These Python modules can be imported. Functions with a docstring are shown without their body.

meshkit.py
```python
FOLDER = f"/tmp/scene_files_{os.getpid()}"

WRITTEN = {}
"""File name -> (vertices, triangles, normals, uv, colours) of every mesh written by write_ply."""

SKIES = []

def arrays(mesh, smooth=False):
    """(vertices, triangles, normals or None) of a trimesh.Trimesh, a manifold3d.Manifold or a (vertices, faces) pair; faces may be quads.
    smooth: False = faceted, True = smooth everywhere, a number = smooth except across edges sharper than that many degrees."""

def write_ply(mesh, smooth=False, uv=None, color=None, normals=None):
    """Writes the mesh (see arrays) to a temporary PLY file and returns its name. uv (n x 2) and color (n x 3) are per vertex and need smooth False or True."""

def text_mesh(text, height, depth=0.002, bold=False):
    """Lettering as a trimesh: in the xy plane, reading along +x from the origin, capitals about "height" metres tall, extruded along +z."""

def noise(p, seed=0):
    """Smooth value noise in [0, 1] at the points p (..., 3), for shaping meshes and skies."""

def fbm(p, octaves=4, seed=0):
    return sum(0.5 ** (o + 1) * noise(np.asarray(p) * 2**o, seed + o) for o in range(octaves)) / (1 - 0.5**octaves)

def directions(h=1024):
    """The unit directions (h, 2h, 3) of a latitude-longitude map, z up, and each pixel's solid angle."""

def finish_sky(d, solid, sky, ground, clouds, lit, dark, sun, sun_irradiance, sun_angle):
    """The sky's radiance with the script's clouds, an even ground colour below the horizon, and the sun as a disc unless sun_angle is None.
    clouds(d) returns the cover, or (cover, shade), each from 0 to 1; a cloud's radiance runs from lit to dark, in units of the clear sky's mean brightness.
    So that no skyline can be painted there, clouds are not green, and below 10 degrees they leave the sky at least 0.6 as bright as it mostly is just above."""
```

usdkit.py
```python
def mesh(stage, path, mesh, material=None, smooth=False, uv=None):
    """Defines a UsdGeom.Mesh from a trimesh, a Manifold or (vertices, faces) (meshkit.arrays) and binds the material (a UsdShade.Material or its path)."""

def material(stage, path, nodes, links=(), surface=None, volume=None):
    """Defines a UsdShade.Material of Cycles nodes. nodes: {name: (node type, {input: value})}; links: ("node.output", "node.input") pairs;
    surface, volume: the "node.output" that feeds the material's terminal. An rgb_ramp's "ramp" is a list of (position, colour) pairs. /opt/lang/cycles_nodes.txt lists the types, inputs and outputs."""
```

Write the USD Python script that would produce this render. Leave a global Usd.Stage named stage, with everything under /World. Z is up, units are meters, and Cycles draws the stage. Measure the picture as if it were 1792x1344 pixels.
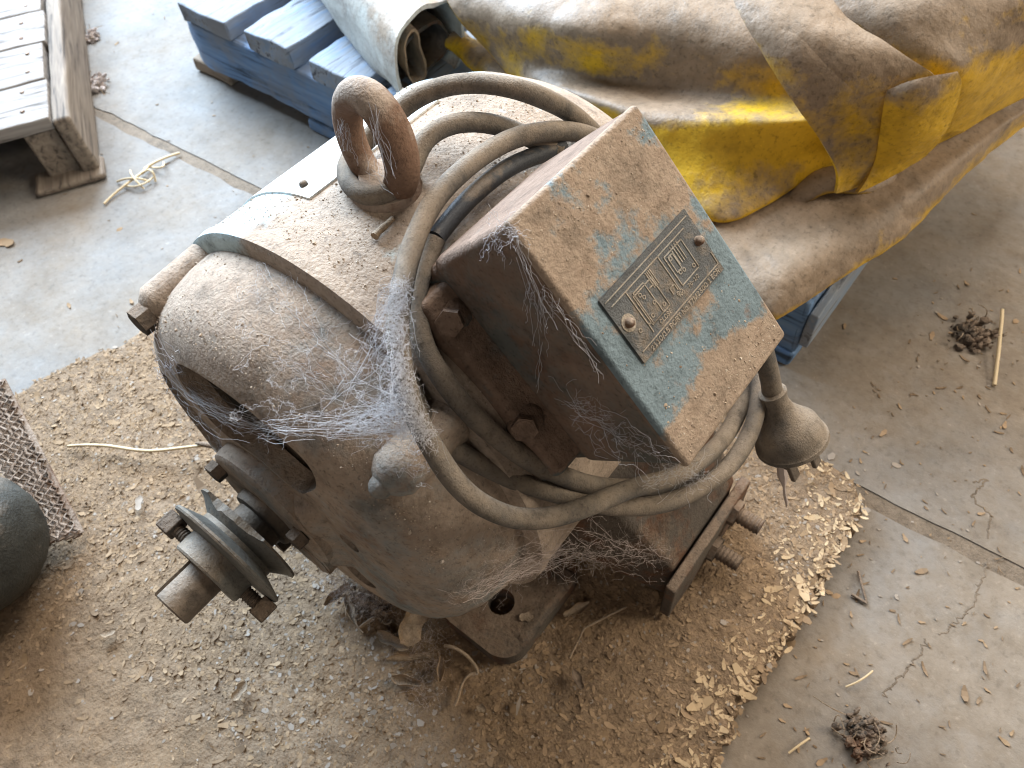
import math, numpy as np, trimesh, manifold3d as m3, usdkit, meshkit
from manifold3d import Manifold, CrossSection
from pxr import Usd, UsdGeom, UsdLux, UsdShade, Gf, Sdf, Vt
from scipy.interpolate import CubicSpline, RectBivariateSpline
from shapely.geometry import Polygon

stage = Usd.Stage.CreateInMemory()
UsdGeom.SetStageUpAxis(stage, UsdGeom.Tokens.z)
UsdGeom.SetStageMetersPerUnit(stage, 1.0)
stage.SetDefaultPrim(UsdGeom.Xform.Define(stage, '/World').GetPrim())
rng = np.random.default_rng(7)
S = 1.4                      # the layout below is in 1/1.4 metre: x across the motor, y along its shaft (away), z up, board top at z = 0
A = np.array

# ---------------------------------------------------------------- camera
CC, F = A([896, 672.]), 1349.
def _cd(u, v):
    d = A([u - CC[0], v - CC[1], F]); return d / np.linalg.norm(d)
_dn = _cd(1000, 1650); _ax = _cd(2827, -1395); _ax = _ax - _dn * (_ax @ _dn); _ax /= np.linalg.norm(_ax)
ROT = np.stack([np.cross(_ax, -_dn), _ax, -_dn])
R, H = 0.125, 0.14375        # motor body radius, shaft height
EYE = A([1.789 * R, 0, H + 2.78 * R])
AX = A([0, 0, H]); N45 = A([.70711, 0, .70711]); U45 = A([-.70711, 0, .70711]); YV = A([0, 1., 0])
cam = UsdGeom.Camera.Define(stage, '/World/camera')
M = np.eye(4); M[0, :3], M[1, :3], M[2, :3], M[3, :3] = ROT[:, 0], -ROT[:, 1], -ROT[:, 2], EYE * S
cam.AddTransformOp().Set(Gf.Matrix4d(M.tolist()))
cam.CreateFocalLengthAttr(5.4); cam.CreateHorizontalApertureAttr(5.4 * 1792 / F); cam.CreateVerticalApertureAttr(5.4 * 1344 / F)
cam.CreateClippingRangeAttr(Gf.Vec2f(.02, 100)); cam.CreateFStopAttr(3.2); cam.CreateFocusDistanceAttr(.42)
cam.CreateExposureAttr(0.30)

# ---------------------------------------------------------------- light: a wide shed doorway to the left, roof light above, an opening behind right
def rect(name, at, to, w, h, power, color):
    l = UsdLux.RectLight.Define(stage, '/World/' + name)
    z = A(at, float) - A(to, float); z /= np.linalg.norm(z)
    x = np.cross([0, 0, 1.], z); x = x / np.linalg.norm(x) if np.linalg.norm(x) > 1e-3 else A([1., 0, 0]); y = np.cross(z, x)
    m = np.eye(4); m[0, :3], m[1, :3], m[2, :3], m[3, :3] = x, y, z, at
    l.AddTransformOp().Set(Gf.Matrix4d(m.tolist()))
    l.CreateWidthAttr(w); l.CreateHeightAttr(h); l.CreateIntensityAttr(power); l.CreateNormalizeAttr(False); l.CreateColorAttr(Gf.Vec3f(*color))
rect('doorway_light', (-3.0, 1.3, 2.0), (-.1, .2, .1), 2.4, 2.0, 36.0, (.66, .82, 1.0))
rect('roof_light', (-.5, 2.2, 2.9), (.1, .2, 0), 2.6, 2.6, 7.2, (1.0, .92, .83))
rect('back_opening_light', (2.4, 2.2, 1.9), (.2, .4, 0), 1.4, 1.4, 13.0, (1.0, .87, .70))
rect('shed_bounce_light', (1.2, -2.2, 2.2), (.1, .1, .1), 2.6, 2.0, 1.15, (1.0, .86, .74))

# ---------------------------------------------------------------- placing helpers
def ray(u, v): return ROT @ _cd(u, v)
def onz(u, v, z): r = ray(u, v); return EYE + r * (z - EYE[2]) / r[2]
def onx(u, v, x): r = ray(u, v); return EYE + r * (x - EYE[0]) / r[0]
def ony(u, v, y): r = ray(u, v); return EYE + r * (y - EYE[1]) / r[1]
def onb(u, v, n): r = ray(u, v); return EYE + r * (n - N45 @ (EYE - AX)) / (N45 @ r)
def onc(u, v, rad):
    r = ray(u, v); o = EYE - AX; a = r[0]**2 + r[2]**2; b = o[0] * r[0] + o[2] * r[2]; d = o[0]**2 + o[2]**2 - rad**2
    return EYE + r * (-b - math.sqrt(max(b * b - a * d, 0))) / a
AT = dict(z=onz, x=onx, y=ony, b=onb, c=onc)
def pts(lst): return A([AT[m](u, v, k) for u, v, m, k in lst])
def boxp(y, u, n): return AX + YV * y + U45 * u + N45 * n
def polar(r, deg, y): t = math.radians(deg); return A([r * math.cos(t), y, H + r * math.sin(t)])

# ---------------------------------------------------------------- stage helpers
used = {}
def numbered(path):
    k = used.get(path, -1) + 1; used[path] = k
    return path if k == 0 else f'{path}_{k:03d}'
def thing(name, label, cat, group=None, kind=None):
    p = UsdGeom.Xform.Define(stage, numbered('/World/' + name)).GetPrim()
    return meta(p, label, cat, group, kind)
def meta(p, label=None, cat=None, group=None, kind=None):
    p = p.GetPrim() if hasattr(p, 'GetPrim') else p
    for k, v in (('label', label), ('category', cat), ('group', group), ('kind', kind)):
        if v: p.SetCustomDataByKey(k, v)
    return p
def cat(*ms):
    vs, fs, n = [], [], 0
    for m in ms:
        v, f, _ = meshkit.arrays(m); vs.append(v); fs.append(f + n); n += len(v)
    return np.vstack(vs), np.vstack(fs)
def obj(name, mesh, mat, parent=None, smooth=30, label=None):
    base = (str(parent.GetPath()) if parent is not None else '/World') + '/' + name
    v, f, _ = meshkit.arrays(mesh)
    p = usdkit.mesh(stage, numbered(base), (v * S, f), mat, smooth=smooth).GetPrim()
    if label: p.SetCustomDataByKey('label', label)
    return p
def man(v, f): return Manifold(m3.Mesh(np.asarray(v, np.float32), np.asarray(f, np.uint32)))
def frame(o, x, y, z):
    return np.column_stack([x, y, z, o])
def xf(m, o, x, y, z):   # Manifold or trimesh from local axes to x, y, z at o
    T = frame(A(o, float), A(x, float), A(y, float), A(z, float))
    if isinstance(m, Manifold): return m.transform(T.tolist())
    v, f, _ = meshkit.arrays(m); return v @ T[:, :3].T + T[:, 3], f
def rbox(lo, hi, r=.002, seg=12):
    lo, hi = A(lo, float), A(hi, float); s = Manifold.sphere(r, seg); c = []
    for i in np.ndindex(2, 2, 2):
        c.append(s.translate([(lo[k] + r) if i[k] == 0 else (hi[k] - r) for k in range(3)]))
    return Manifold.batch_hull(c)
def box(lo, hi): lo, hi = A(lo, float), A(hi, float); return Manifold.cube((hi - lo).tolist()).translate(lo.tolist())
def revolve(profile, seg=96):   # profile of (radius, y), closed polygon; about the shaft
    m = Manifold.revolve(CrossSection([[(a, b) for a, b in profile]], m3.FillRule.EvenOdd), seg)   # about z
    return xf(m, AX, [1, 0, 0], [0, 0, -1], [0, 1, 0])
def spline(p, n, closed=False):
    p = A(p, float); d = np.r_[0, np.cumsum(np.linalg.norm(np.diff(p, axis=0), axis=1)**.6)]
    return CubicSpline(d, p)(np.linspace(0, d[-1], n))
def tube(path, r, sides=12, cap=True, flat=None, wob=0, seed=0):
    path = A(path, float); n = len(path); r = np.broadcast_to(r, n)
    t = np.gradient(path, axis=0); t /= np.linalg.norm(t, axis=1, keepdims=True) + 1e-12
    a = np.cross(t[0], [0, 0, 1.]);  a = a if np.linalg.norm(a) > 1e-3 else np.cross(t[0], [1., 0, 0]); fr = []
    for k in range(n):
        a = a - t[k] * (a @ t[k]); a /= np.linalg.norm(a); fr.append((a, np.cross(t[k], a)))
    th = np.linspace(0, 2 * np.pi, sides, endpoint=False)
    fl = 1 if flat is None else flat
    v = A([path[k] + r[k] * (np.cos(th)[:, None] * fr[k][0] + fl * np.sin(th)[:, None] * fr[k][1]) for k in range(n)]).reshape(-1, 3)
    if wob: v += (meshkit.noise(v * 60, seed)[:, None] - .5) * wob
    k, j = np.meshgrid(np.arange(n - 1), np.arange(sides), indexing='ij'); j2 = (j + 1) % sides
    a, b, c, d = k * sides + j, k * sides + j2, (k + 1) * sides + j2, (k + 1) * sides + j
    f = np.vstack([np.stack([a, b, c], -1).reshape(-1, 3), np.stack([a, c, d], -1).reshape(-1, 3)])
    if cap:
        v = np.vstack([v, path[0], path[-1]]); e = len(v); q = np.arange(sides); q2 = (q + 1) % sides
        f = np.vstack([f, np.stack([np.full(sides, e - 2), q2, q], -1), np.stack([np.full(sides, e - 1), (n - 1) * sides + q, (n - 1) * sides + q2], -1)])
    return v, f
def grid_faces(n, m):
    i, j = np.meshgrid(np.arange(n - 1), np.arange(m - 1), indexing='ij'); a = i * m + j
    return np.vstack([np.stack([a, a + m, a + m + 1], -1).reshape(-1, 3), np.stack([a, a + m + 1, a + 1], -1).reshape(-1, 3)])
def sheet(g, n, m, thick=.0022, wr=0., sc=25, seed=0, fine=0., seams=(), cre=0.):   # g: rows x cols x 3 control points -> a smooth cloth sheet with thickness
    g = A(g, float); a, b = np.linspace(0, 1, g.shape[0]), np.linspace(0, 1, g.shape[1])
    u, w = np.linspace(0, 1, n), np.linspace(0, 1, m)
    P = np.stack([RectBivariateSpline(a, b, g[..., k], kx=min(3, g.shape[0] - 1), ky=min(3, g.shape[1] - 1))(u, w) for k in range(3)], -1)
    nr = np.cross(np.gradient(P, axis=0), np.gradient(P, axis=1)); nr /= np.linalg.norm(nr, axis=2, keepdims=True) + 1e-12
    if nr[..., 2].mean() < 0: nr = -nr
    P = P + nr * ((meshkit.fbm(P * sc, 4, seed) - .5) * wr + (meshkit.fbm(P * sc * 5, 3, seed + 9) - .5) * fine)[..., None]
    if cre:   # sharp creases: valleys of folded noise
        q = P * [11, 17, 13] + (meshkit.fbm(P * 9, 3, seed + 3)[..., None] - .5) * 1.6; P = P + nr * (cre * np.minimum(np.abs(2 * meshkit.noise(q, seed + 4) - 1), .45)**.8 * meshkit.noise(P * 7, seed + 6)**1.2)[..., None]
    for axis, at_, wid, dep in seams:
        q = (w[None, :] if axis else u[:, None]) - at_; P = P - nr * (dep * np.exp(-(q / wid)**2) * np.ones((n, m)))[..., None]
    f = grid_faces(n, m); k = n * m
    v = np.vstack([P.reshape(-1, 3), (P - nr * thick).reshape(-1, 3)])
    rim = np.r_[np.arange(m), np.arange(1, n) * m + m - 1, (n - 1) * m + np.arange(m - 2, -1, -1), np.arange(n - 2, 0, -1) * m]
    r2 = np.roll(rim, -1)
    f = np.vstack([f, f[:, ::-1] + k, np.stack([rim, r2, r2 + k], -1), np.stack([rim, r2 + k, rim + k], -1)])
    return v, f
def bolt(o, d, r, hgt, sides=6, spin=0.):
    d = A(d, float) / np.linalg.norm(d); x = np.cross(d, [.3, .2, .9]); x /= np.linalg.norm(x); y = np.cross(d, x)
    c = Manifold.cylinder(hgt, r, r * .97, sides).rotate([0, 0, spin]) + Manifold.cylinder(hgt * 1.04, r * .8, r * .75, 20)
    return xf(c, o, x, y, d)
def rod(a, b, r, r2=None, seg=24):
    a, b = A(a, float), A(b, float); d = b - a; l = np.linalg.norm(d); d = d / l
    x = np.cross(d, [.3, .2, .9]); x /= np.linalg.norm(x)
    return xf(Manifold.cylinder(l, r, r if r2 is None else r2, seg), a, x, np.cross(d, x), d)
def thread(a, b, r, turns=9, seg=20):
    a, b = A(a, float), A(b, float); n = turns * 4 + 1
    p = np.linspace(a, b, n); return tube(p, r * (1 - .11 * (np.arange(n) % 4 > 1)), seg)

# ---------------------------------------------------------------- materials
def mat(name, nodes, links, surface='p.BSDF'):
    return usdkit.material(stage, '/World/Looks/' + name, nodes, links, surface=surface)
POS = {'geo': ('geometry', {})}
def dusty(name, paint, paint2, dust, dust2, scale=1.0, dust_amount=.5, up=.6, rough=.85, bump=.35, grit=.8, rust=None, rust_amt=.0, edge=.12, low=1.6, metallic=0., grad=None, detail_bump=.0028, mott=.5, spk=.6):
    """paint with dust that has settled: where noise, plus how far the surface faces up, is high, dust covers the paint"""
    k = scale / S
    n = {**POS,
         'n1': ('noise_texture', {'scale': 22 * k, 'detail': 8, 'roughness': .62}),
         'n2': ('noise_texture', {'scale': 140 * k, 'detail': 6, 'roughness': .7}),
         'n3': ('noise_texture', {'scale': 620 * k, 'detail': 3, 'roughness': .6}),
         'n4': ('noise_texture', {'scale': low * 6 * k, 'detail': 3}),
         'nz': ('separate_xyz', {}),
         'upm': ('math', {'math_type': 'multiply_add', 'value2': up, 'value3': dust_amount - up * .5}),
         'cov': ('math', {'math_type': 'multiply_add', 'value2': 1.5}),
         'cov2': ('math', {'math_type': 'multiply_add', 'value2': .55}),
         'cov3': ('math', {'math_type': 'multiply_add', 'value2': .5}),
         'msk': ('rgb_ramp', {'ramp': [(0, (0, 0, 0)), (.5 - edge, (0, 0, 0)), (.5 + edge, (1, 1, 1)), (1, (1, 1, 1))]}),
         'sub': ('math', {'math_type': 'subtract', 'value2': 1.275}),
         'pc': ('mix', {'color1': paint, 'color2': paint2}),
         'dc': ('mix', {'color1': dust, 'color2': dust2}),
         'dr': ('rgb_ramp', {'ramp': [(0, (0, 0, 0)), (.3, (0, 0, 0)), (.7, (1, 1, 1)), (1, (1, 1, 1))]}),
         'col': ('mix', {}),
         'm1': ('noise_texture', {'scale': 48 * k, 'detail': 10, 'roughness': .72}), 'm2': ('noise_texture', {'scale': 420 * k, 'detail': 4, 'roughness': .7}),
         'mr1': ('rgb_ramp', {'ramp': [(0, (mott,) * 3), (.30, (mott,) * 3), (.47, (.95,) * 3), (.60, (1.06,) * 3), (1, (1.2,) * 3)]}),
         'mr2': ('rgb_ramp', {'ramp': [(0, (spk,) * 3), (.32, (spk,) * 3), (.45, (1,) * 3), (.62, (1.02,) * 3), (.72, (1.3,) * 3), (1, (1.3,) * 3)]}),
         'mm': ('vector_math', {'math_type': 'multiply'}), 'mc': ('vector_math', {'math_type': 'multiply'}),
         'b1': ('bump', {'strength': bump, 'distance': detail_bump * S}),
         'b2': ('bump', {'strength': grit, 'distance': .0009 * S}),
         'ba': ('math', {'math_type': 'multiply_add', 'value2': .5}),
         'p': ('principled_bsdf', {'roughness': rough, 'specular_ior_level': .25, 'metallic': metallic})}
    l = [('geo.position', f'{x}.vector') for x in ('n1', 'n2', 'n3', 'n4', 'm1', 'm2')] + [
        ('geo.normal', 'nz.vector'), ('nz.z', 'upm.value1'), ('n1.fac', 'cov.value1'), ('upm.value', 'cov.value3'), ('n2.fac', 'cov2.value1'), ('cov.value', 'cov2.value3'),
        ('n4.fac', 'cov3.value1'), ('cov2.value', 'cov3.value3'), ('cov3.value', 'sub.value1'), ('sub.value', 'msk.fac'),
        ('n2.fac', 'dr.fac'), ('dr.color', 'dc.fac'), ('n1.fac', 'pc.fac'), ('msk.color', 'col.fac'), ('pc.color', 'col.color1'), ('dc.color', 'col.color2'),
        ('m1.fac', 'mr1.fac'), ('m2.fac', 'mr2.fac'), ('mr1.color', 'mm.vector1'), ('mr2.color', 'mm.vector2'), ('mm.vector', 'mc.vector1'), ('col.color', 'mc.vector2'), ('mc.vector', 'p.base_color'), ('msk.color', 'ba.value1'), ('n2.fac', 'ba.value3'), ('ba.value', 'b1.height'), ('n3.fac', 'b2.height'), ('b1.normal', 'b2.normal'), ('b2.normal', 'p.normal')]
    if grad:   # dust lies thicker where the ramp along one direction says so
        ax_, stops = grad; lo, hi = stops[0][0], stops[-1][0]
        n['gd'] = ('vector_math', {'math_type': 'dot_product', 'vector2': tuple(A(ax_) / S)}); n['gm'] = ('math', {'math_type': 'multiply_add', 'value2': 1 / (hi - lo), 'value3': -lo / (hi - lo)})
        n['gr'] = ('rgb_ramp', {'ramp': [((p - lo) / (hi - lo), (w_ + .5,) * 3) for p, w_ in stops]}); n['ga'] = ('math', {'math_type': 'add'}); n['gs'] = ('math', {'math_type': 'subtract', 'value2': .5})
        l = [x for x in l if x != ('sub.value', 'msk.fac')] + [('geo.position', 'gd.vector1'), ('gd.value', 'gm.value1'), ('gm.value', 'gr.fac'), ('gr.color', 'gs.value1'), ('gs.value', 'ga.value1'), ('sub.value', 'ga.value2'), ('ga.value', 'msk.fac')]
    if rust:
        n['nr'] = ('noise_texture', {'scale': 34 * k, 'detail': 7, 'roughness': .7}); n['of'] = ('vector_math', {'math_type': 'add', 'vector2': (3.1, 7.7, 1.9)})
        n['rr'] = ('rgb_ramp', {'ramp': [(0, (0, 0, 0)), (.62 - rust_amt * .4, (0, 0, 0)), (.74 - rust_amt * .4, (1, 1, 1)), (1, (1, 1, 1))]})
        n['rc'] = ('mix', {'color2': rust})
        l = [x for x in l if x != ('pc.color', 'col.color1')] + [('geo.position', 'of.vector1'), ('of.vector', 'nr.vector'), ('nr.fac', 'rr.fac'), ('rr.color', 'rc.fac'), ('pc.color', 'rc.color1'), ('rc.color', 'col.color1')]
    return mat(name, n, l)
DUST, DUST2 = (.40, .325, .26), (.30, .235, .18)
UO = H * .70711
m_barrel = dusty('motor_barrel_paint', (.50, .60, .62), (.36, .45, .47), DUST, DUST2, dust_amount=.62, up=.0, bump=.3, grad=((1, 0, 0), [(-.13, -.5), (-.052, -.5), (-.036, -.2), (-.024, .08), (-.008, .25), (.14, .35)]))
m_bell = dusty('cast_bell_paint', (.15, .17, .17), (.25, .265, .265), (.37, .30, .235), (.26, .195, .145), dust_amount=.68, up=.12, edge=.2, bump=.25, rust=(.17, .10, .065), rust_amt=.25)
m_cast = dusty('dark_cast_iron', (.07, .06, .052), (.12, .10, .08), (.24, .185, .14), (.17, .125, .09), dust_amount=.42, up=.4, rust=(.12, .065, .04), rust_amt=.3)
m_shaft = dusty('dirty_steel', (.09, .075, .06), (.15, .12, .095), (.27, .215, .165), (.19, .148, .108), dust_amount=.45, up=.5, rough=.6, bump=.15, grit=.5)
m_pulley = dusty('worn_pulley', (.09, .09, .08), (.17, .165, .15), (.26, .215, .165), (.18, .145, .108), dust_amount=.42, up=.6, rough=.55, bump=.15, grit=.5)
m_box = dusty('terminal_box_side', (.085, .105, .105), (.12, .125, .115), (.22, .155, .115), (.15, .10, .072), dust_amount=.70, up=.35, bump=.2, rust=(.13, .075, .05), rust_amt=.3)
m_lid = dusty('terminal_lid_paint', (.135, .185, .21), (.2, .255, .28), (.345, .272, .205), (.25, .185, .135), dust_amount=.44, up=.0, bump=.25, grit=.8, edge=.055, low=2.2, rust=(.2, .11, .065), rust_amt=.1, detail_bump=.0012,
    grad=((-.70711, 0, .70711), [(UO - .075, .4), (UO - .047, .30), (UO - .030, -.16), (UO - .01, -.10), (UO + .015, .06), (UO + .045, .12), (UO + .08, .3)]))
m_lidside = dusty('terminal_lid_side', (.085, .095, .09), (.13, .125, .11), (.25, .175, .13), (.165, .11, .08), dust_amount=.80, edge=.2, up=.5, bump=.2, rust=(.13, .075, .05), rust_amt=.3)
m_rust = dusty('rusty_iron', (.15, .09, .06), (.2, .125, .085), (.36, .30, .25), (.3, .235, .185), dust_amount=.46, up=.5, bump=.2)
m_cable = dusty('dusty_rubber', (.085, .08, .075), (.13, .12, .105), (.26, .215, .168), (.2, .162, .122), scale=2, dust_amount=.58, up=.35, bump=.12, grit=.6, edge=.25)
m_cable2 = dusty('black_rubber', (.035, .04, .05), (.06, .065, .07), (.2, .17, .14), (.16, .13, .1), scale=2, dust_amount=.30, up=.3, rough=.45, bump=.1, grit=.3)
TD, TD2 = (.275, .208, .148), (.19, .138, .092)
def tarp_mat(name, stops, amount=.5, c1=(.62, .385, .02), c2=(.50, .30, .025), axis=(0, 0, 1)): return dusty(name, c1, c2, TD, TD2, scale=.7, dust_amount=amount, up=.35, bump=.2, grit=.4, edge=.16, rough=.5, low=2., grad=(axis, stops), mott=.6)
m_tarp = tarp_mat('yellow_tarpaulin', [(.08, -.02), (.13, -.14), (.175, -.1), (.20, .2), (.30, .3)])
m_tarp_c = tarp_mat('yellow_front_tarpaulin', [(.06, -.10), (.13, -.24), (.143, -.08), (.156, .2), (.30, .28)], axis=(-.35, 0, 1))
m_tarp_f = tarp_mat('greyed_tarpaulin', [(.08, .12), (.16, .08), (.19, .08), (.22, .25), (.30, .3)])
m_tarp2 = dusty('faded_tarpaulin', (.46, .46, .40), (.40, .44, .46), (.33, .27, .21), (.25, .195, .145), scale=.8, dust_amount=.5, up=.3, bump=.2, grit=.3, edge=.22, rough=.55)
m_tarp3 = tarp_mat('brown_dusty_tarpaulin', [(.06, -.06), (.085, .0), (.10, .2), (.2, .3)], .56)
m_concrete = dusty('concrete', (.215, .212, .208), (.165, .162, .155), (.225, .19, .152), (.17, .138, .105), scale=.42, dust_amount=.5, up=0, bump=.25, grit=.35, edge=.35, low=.9, mott=.78, spk=.8, grad=((1, 0, 0), [(-.6, -.15), (-.2, -.05), (.15, .2), (.5, .26)]))
m_joint = dusty('joint_dirt', (.10, .078, .056), (.14, .11, .08), (.19, .15, .112), (.13, .102, .075), dust_amount=.5)
m_board = dusty('chipboard', (.255, .175, .105), (.185, .125, .075), (.25, .185, .125), (.165, .115, .076), scale=.7, dust_amount=.5, up=0, bump=.7, grit=1., edge=.3)
m_straw = mat('straw', {'p': ('principled_bsdf', {'base_color': (.52, .41, .25), 'roughness': .6})}, [])
m_husk = dusty('dry_husk', (.38, .28, .18), (.28, .19, .12), (.36, .29, .22), (.26, .2, .14), scale=2, dust_amount=.5)
m_web = mat('cobweb', {'d': ('diffuse_bsdf', {'color': (.66, .65, .65)}), 't': ('translucent_bsdf', {'color': (.62, .62, .66)}), 'm': ('mix_closure', {'fac': .4})},
            [('d.BSDF', 'm.closure1'), ('t.BSDF', 'm.closure2')], 'm.closure')
m_web2 = mat('dusty_cobweb', {'p': ('principled_bsdf', {'base_color': (.42, .36, .33), 'roughness': .9})}, [])
m_plate = dusty('nameplate_metal', (.075, .08, .085), (.13, .135, .135), (.27, .22, .165), (.21, .165, .12), scale=2, dust_amount=.31, up=0, rough=.5, bump=.2)
m_letter = dusty('nameplate_raised_lines', (.30, .285, .25), (.33, .31, .27), (.36, .31, .25), (.3, .255, .2), scale=2, dust_amount=.5, up=0, rough=.6, bump=.1)
m_white = dusty('pale_label', (.72, .74, .72), (.62, .66, .66), (.5, .44, .37), (.42, .36, .3), dust_amount=.22, up=.1, rough=.45, bump=.1, grit=.1)
m_dark = dusty('dark_drum', (.045, .047, .042), (.065, .063, .055), (.17, .145, .115), (.12, .1, .08), dust_amount=.5, up=.4, rough=.6)
def wood(name, c1, c2, c3, axis, rough=.8, dirt=(.22, .165, .115)):
    s = [60., 60., 60.]; s[axis] = 4.
    return mat(name, {**POS, 'mp': ('vector_math', {'math_type': 'multiply', 'vector2': tuple(s)}),
        'g': ('noise_texture', {'scale': 1.6, 'detail': 8, 'roughness': .65, 'distortion': .6}), 'n': ('noise_texture', {'scale': 14, 'detail': 6, 'roughness': .65}),
        'r': ('rgb_ramp', {'ramp': [(0, c3), (.36, c3), (.46, c1), (.62, c2), (1, c2)]}),
        'nr': ('rgb_ramp', {'ramp': [(0, (0, 0, 0)), (.43, (0, 0, 0)), (.62, (1, 1, 1)), (1, (1, 1, 1))]}),
        'm': ('mix', {'color2': dirt}), 'b': ('bump', {'strength': .8, 'distance': .002}), 'p': ('principled_bsdf', {'roughness': rough, 'specular_ior_level': .25})},
        [('geo.position', 'mp.vector1'), ('mp.vector', 'g.vector'), ('geo.position', 'n.vector'), ('g.fac', 'r.fac'), ('n.fac', 'nr.fac'), ('nr.color', 'm.fac'), ('r.color', 'm.color1'),
         ('m.color', 'p.base_color'), ('g.fac', 'b.height'), ('b.normal', 'p.normal')])
m_blue_y = wood('blue_wood_slats', (.25, .275, .31), (.16, .23, .33), (.03, .035, .05), 1, dirt=(.20, .215, .24))
m_blue_x = wood('blue_wood_beam', (.11, .20, .36), (.165, .26, .41), (.04, .06, .09), 0, dirt=(.17, .205, .26))
m_grey_x = wood('grey_wood_beam', (.2, .165, .13), (.27, .23, .18), (.07, .055, .045), 0)
m_slat = [None] * 2
def wood_rot(name, ang, c1, c2, c3):
    ca, sa = math.cos(ang), math.sin(ang)
    return mat(name, {**POS, 'rt': ('vector_rotate', {'rotate_type': 'z_axis', 'angle': -ang}), 'mp': ('vector_math', {'math_type': 'multiply', 'vector2': (5., 70., 70.)}),
        'g': ('noise_texture', {'scale': 1.6, 'detail': 8, 'roughness': .65, 'distortion': .6}),
        'r': ('rgb_ramp', {'ramp': [(0, c3), (.34, c3), (.45, c1), (.62, c2), (1, c2)]}), 'b': ('bump', {'strength': .9, 'distance': .002}),
        'p': ('principled_bsdf', {'roughness': .8, 'specular_ior_level': .25})},
        [('geo.position', 'rt.vector'), ('rt.vector', 'mp.vector1'), ('mp.vector', 'g.vector'), ('g.fac', 'r.fac'), ('r.color', 'p.base_color'), ('g.fac', 'b.height'), ('b.normal', 'p.normal')])
m_flake = [mat(f'flake_{n}', {'oi': ('object_info', {}), 'r': ('rgb_ramp', {'ramp': [(0, a), (1, b)]}), 'p': ('principled_bsdf', {'roughness': .85, 'specular_ior_level': .2})},
               [('oi.random', 'r.fac'), ('r.color', 'p.base_color')]) for n, a, b in (('tan', (.22, .152, .09), (.31, .22, .138)), ('brown', (.145, .1, .063), (.22, .155, .098)), ('grey', (.22, .185, .15), (.31, .27, .23)), ('orange', (.38, .28, .17), (.5, .385, .25)))]

# ---------------------------------------------------------------- setting: concrete slabs with a dirt-filled joint
ZF = -.018
floor = thing('concrete_floor', 'dusty grey concrete floor of two slabs', 'floor', kind='structure')
def seam(x): return .3285 + .047 * x
def slab(side):
    n = 160; x = np.r_[-2.6, np.linspace(-1.1, .9, n), 2.6]
    e = seam(x) + side * .0062 + (meshkit.fbm(np.stack([x * 40, x * 0, x * 0 + side], -1), 4, 3 + side) - .5) * .006
    top = Polygon(list(zip(x, e)) + [(2.6, side * 2.8), (-2.6, side * 2.8)])
    v, f, _ = meshkit.arrays(trimesh.creation.extrude_polygon(top, .1, engine='earcut')); return v + [0, 0, ZF - .1], f
obj('slab', slab(-1), m_concrete, floor, smooth=False); obj('slab', slab(1), m_concrete, floor, smooth=False)
obj('joint_filling',
    (A([[-2.6, seam(-2.6) - .02, ZF - .0010], [2.6, seam(2.6) - .02, ZF - .0010], [2.6, seam(2.6) + .02, ZF - .0010], [-2.6, seam(-2.6) + .02, ZF - .0010]]), A([[0, 1, 2], [0, 2, 3]])), m_joint, floor, smooth=False)

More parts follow.
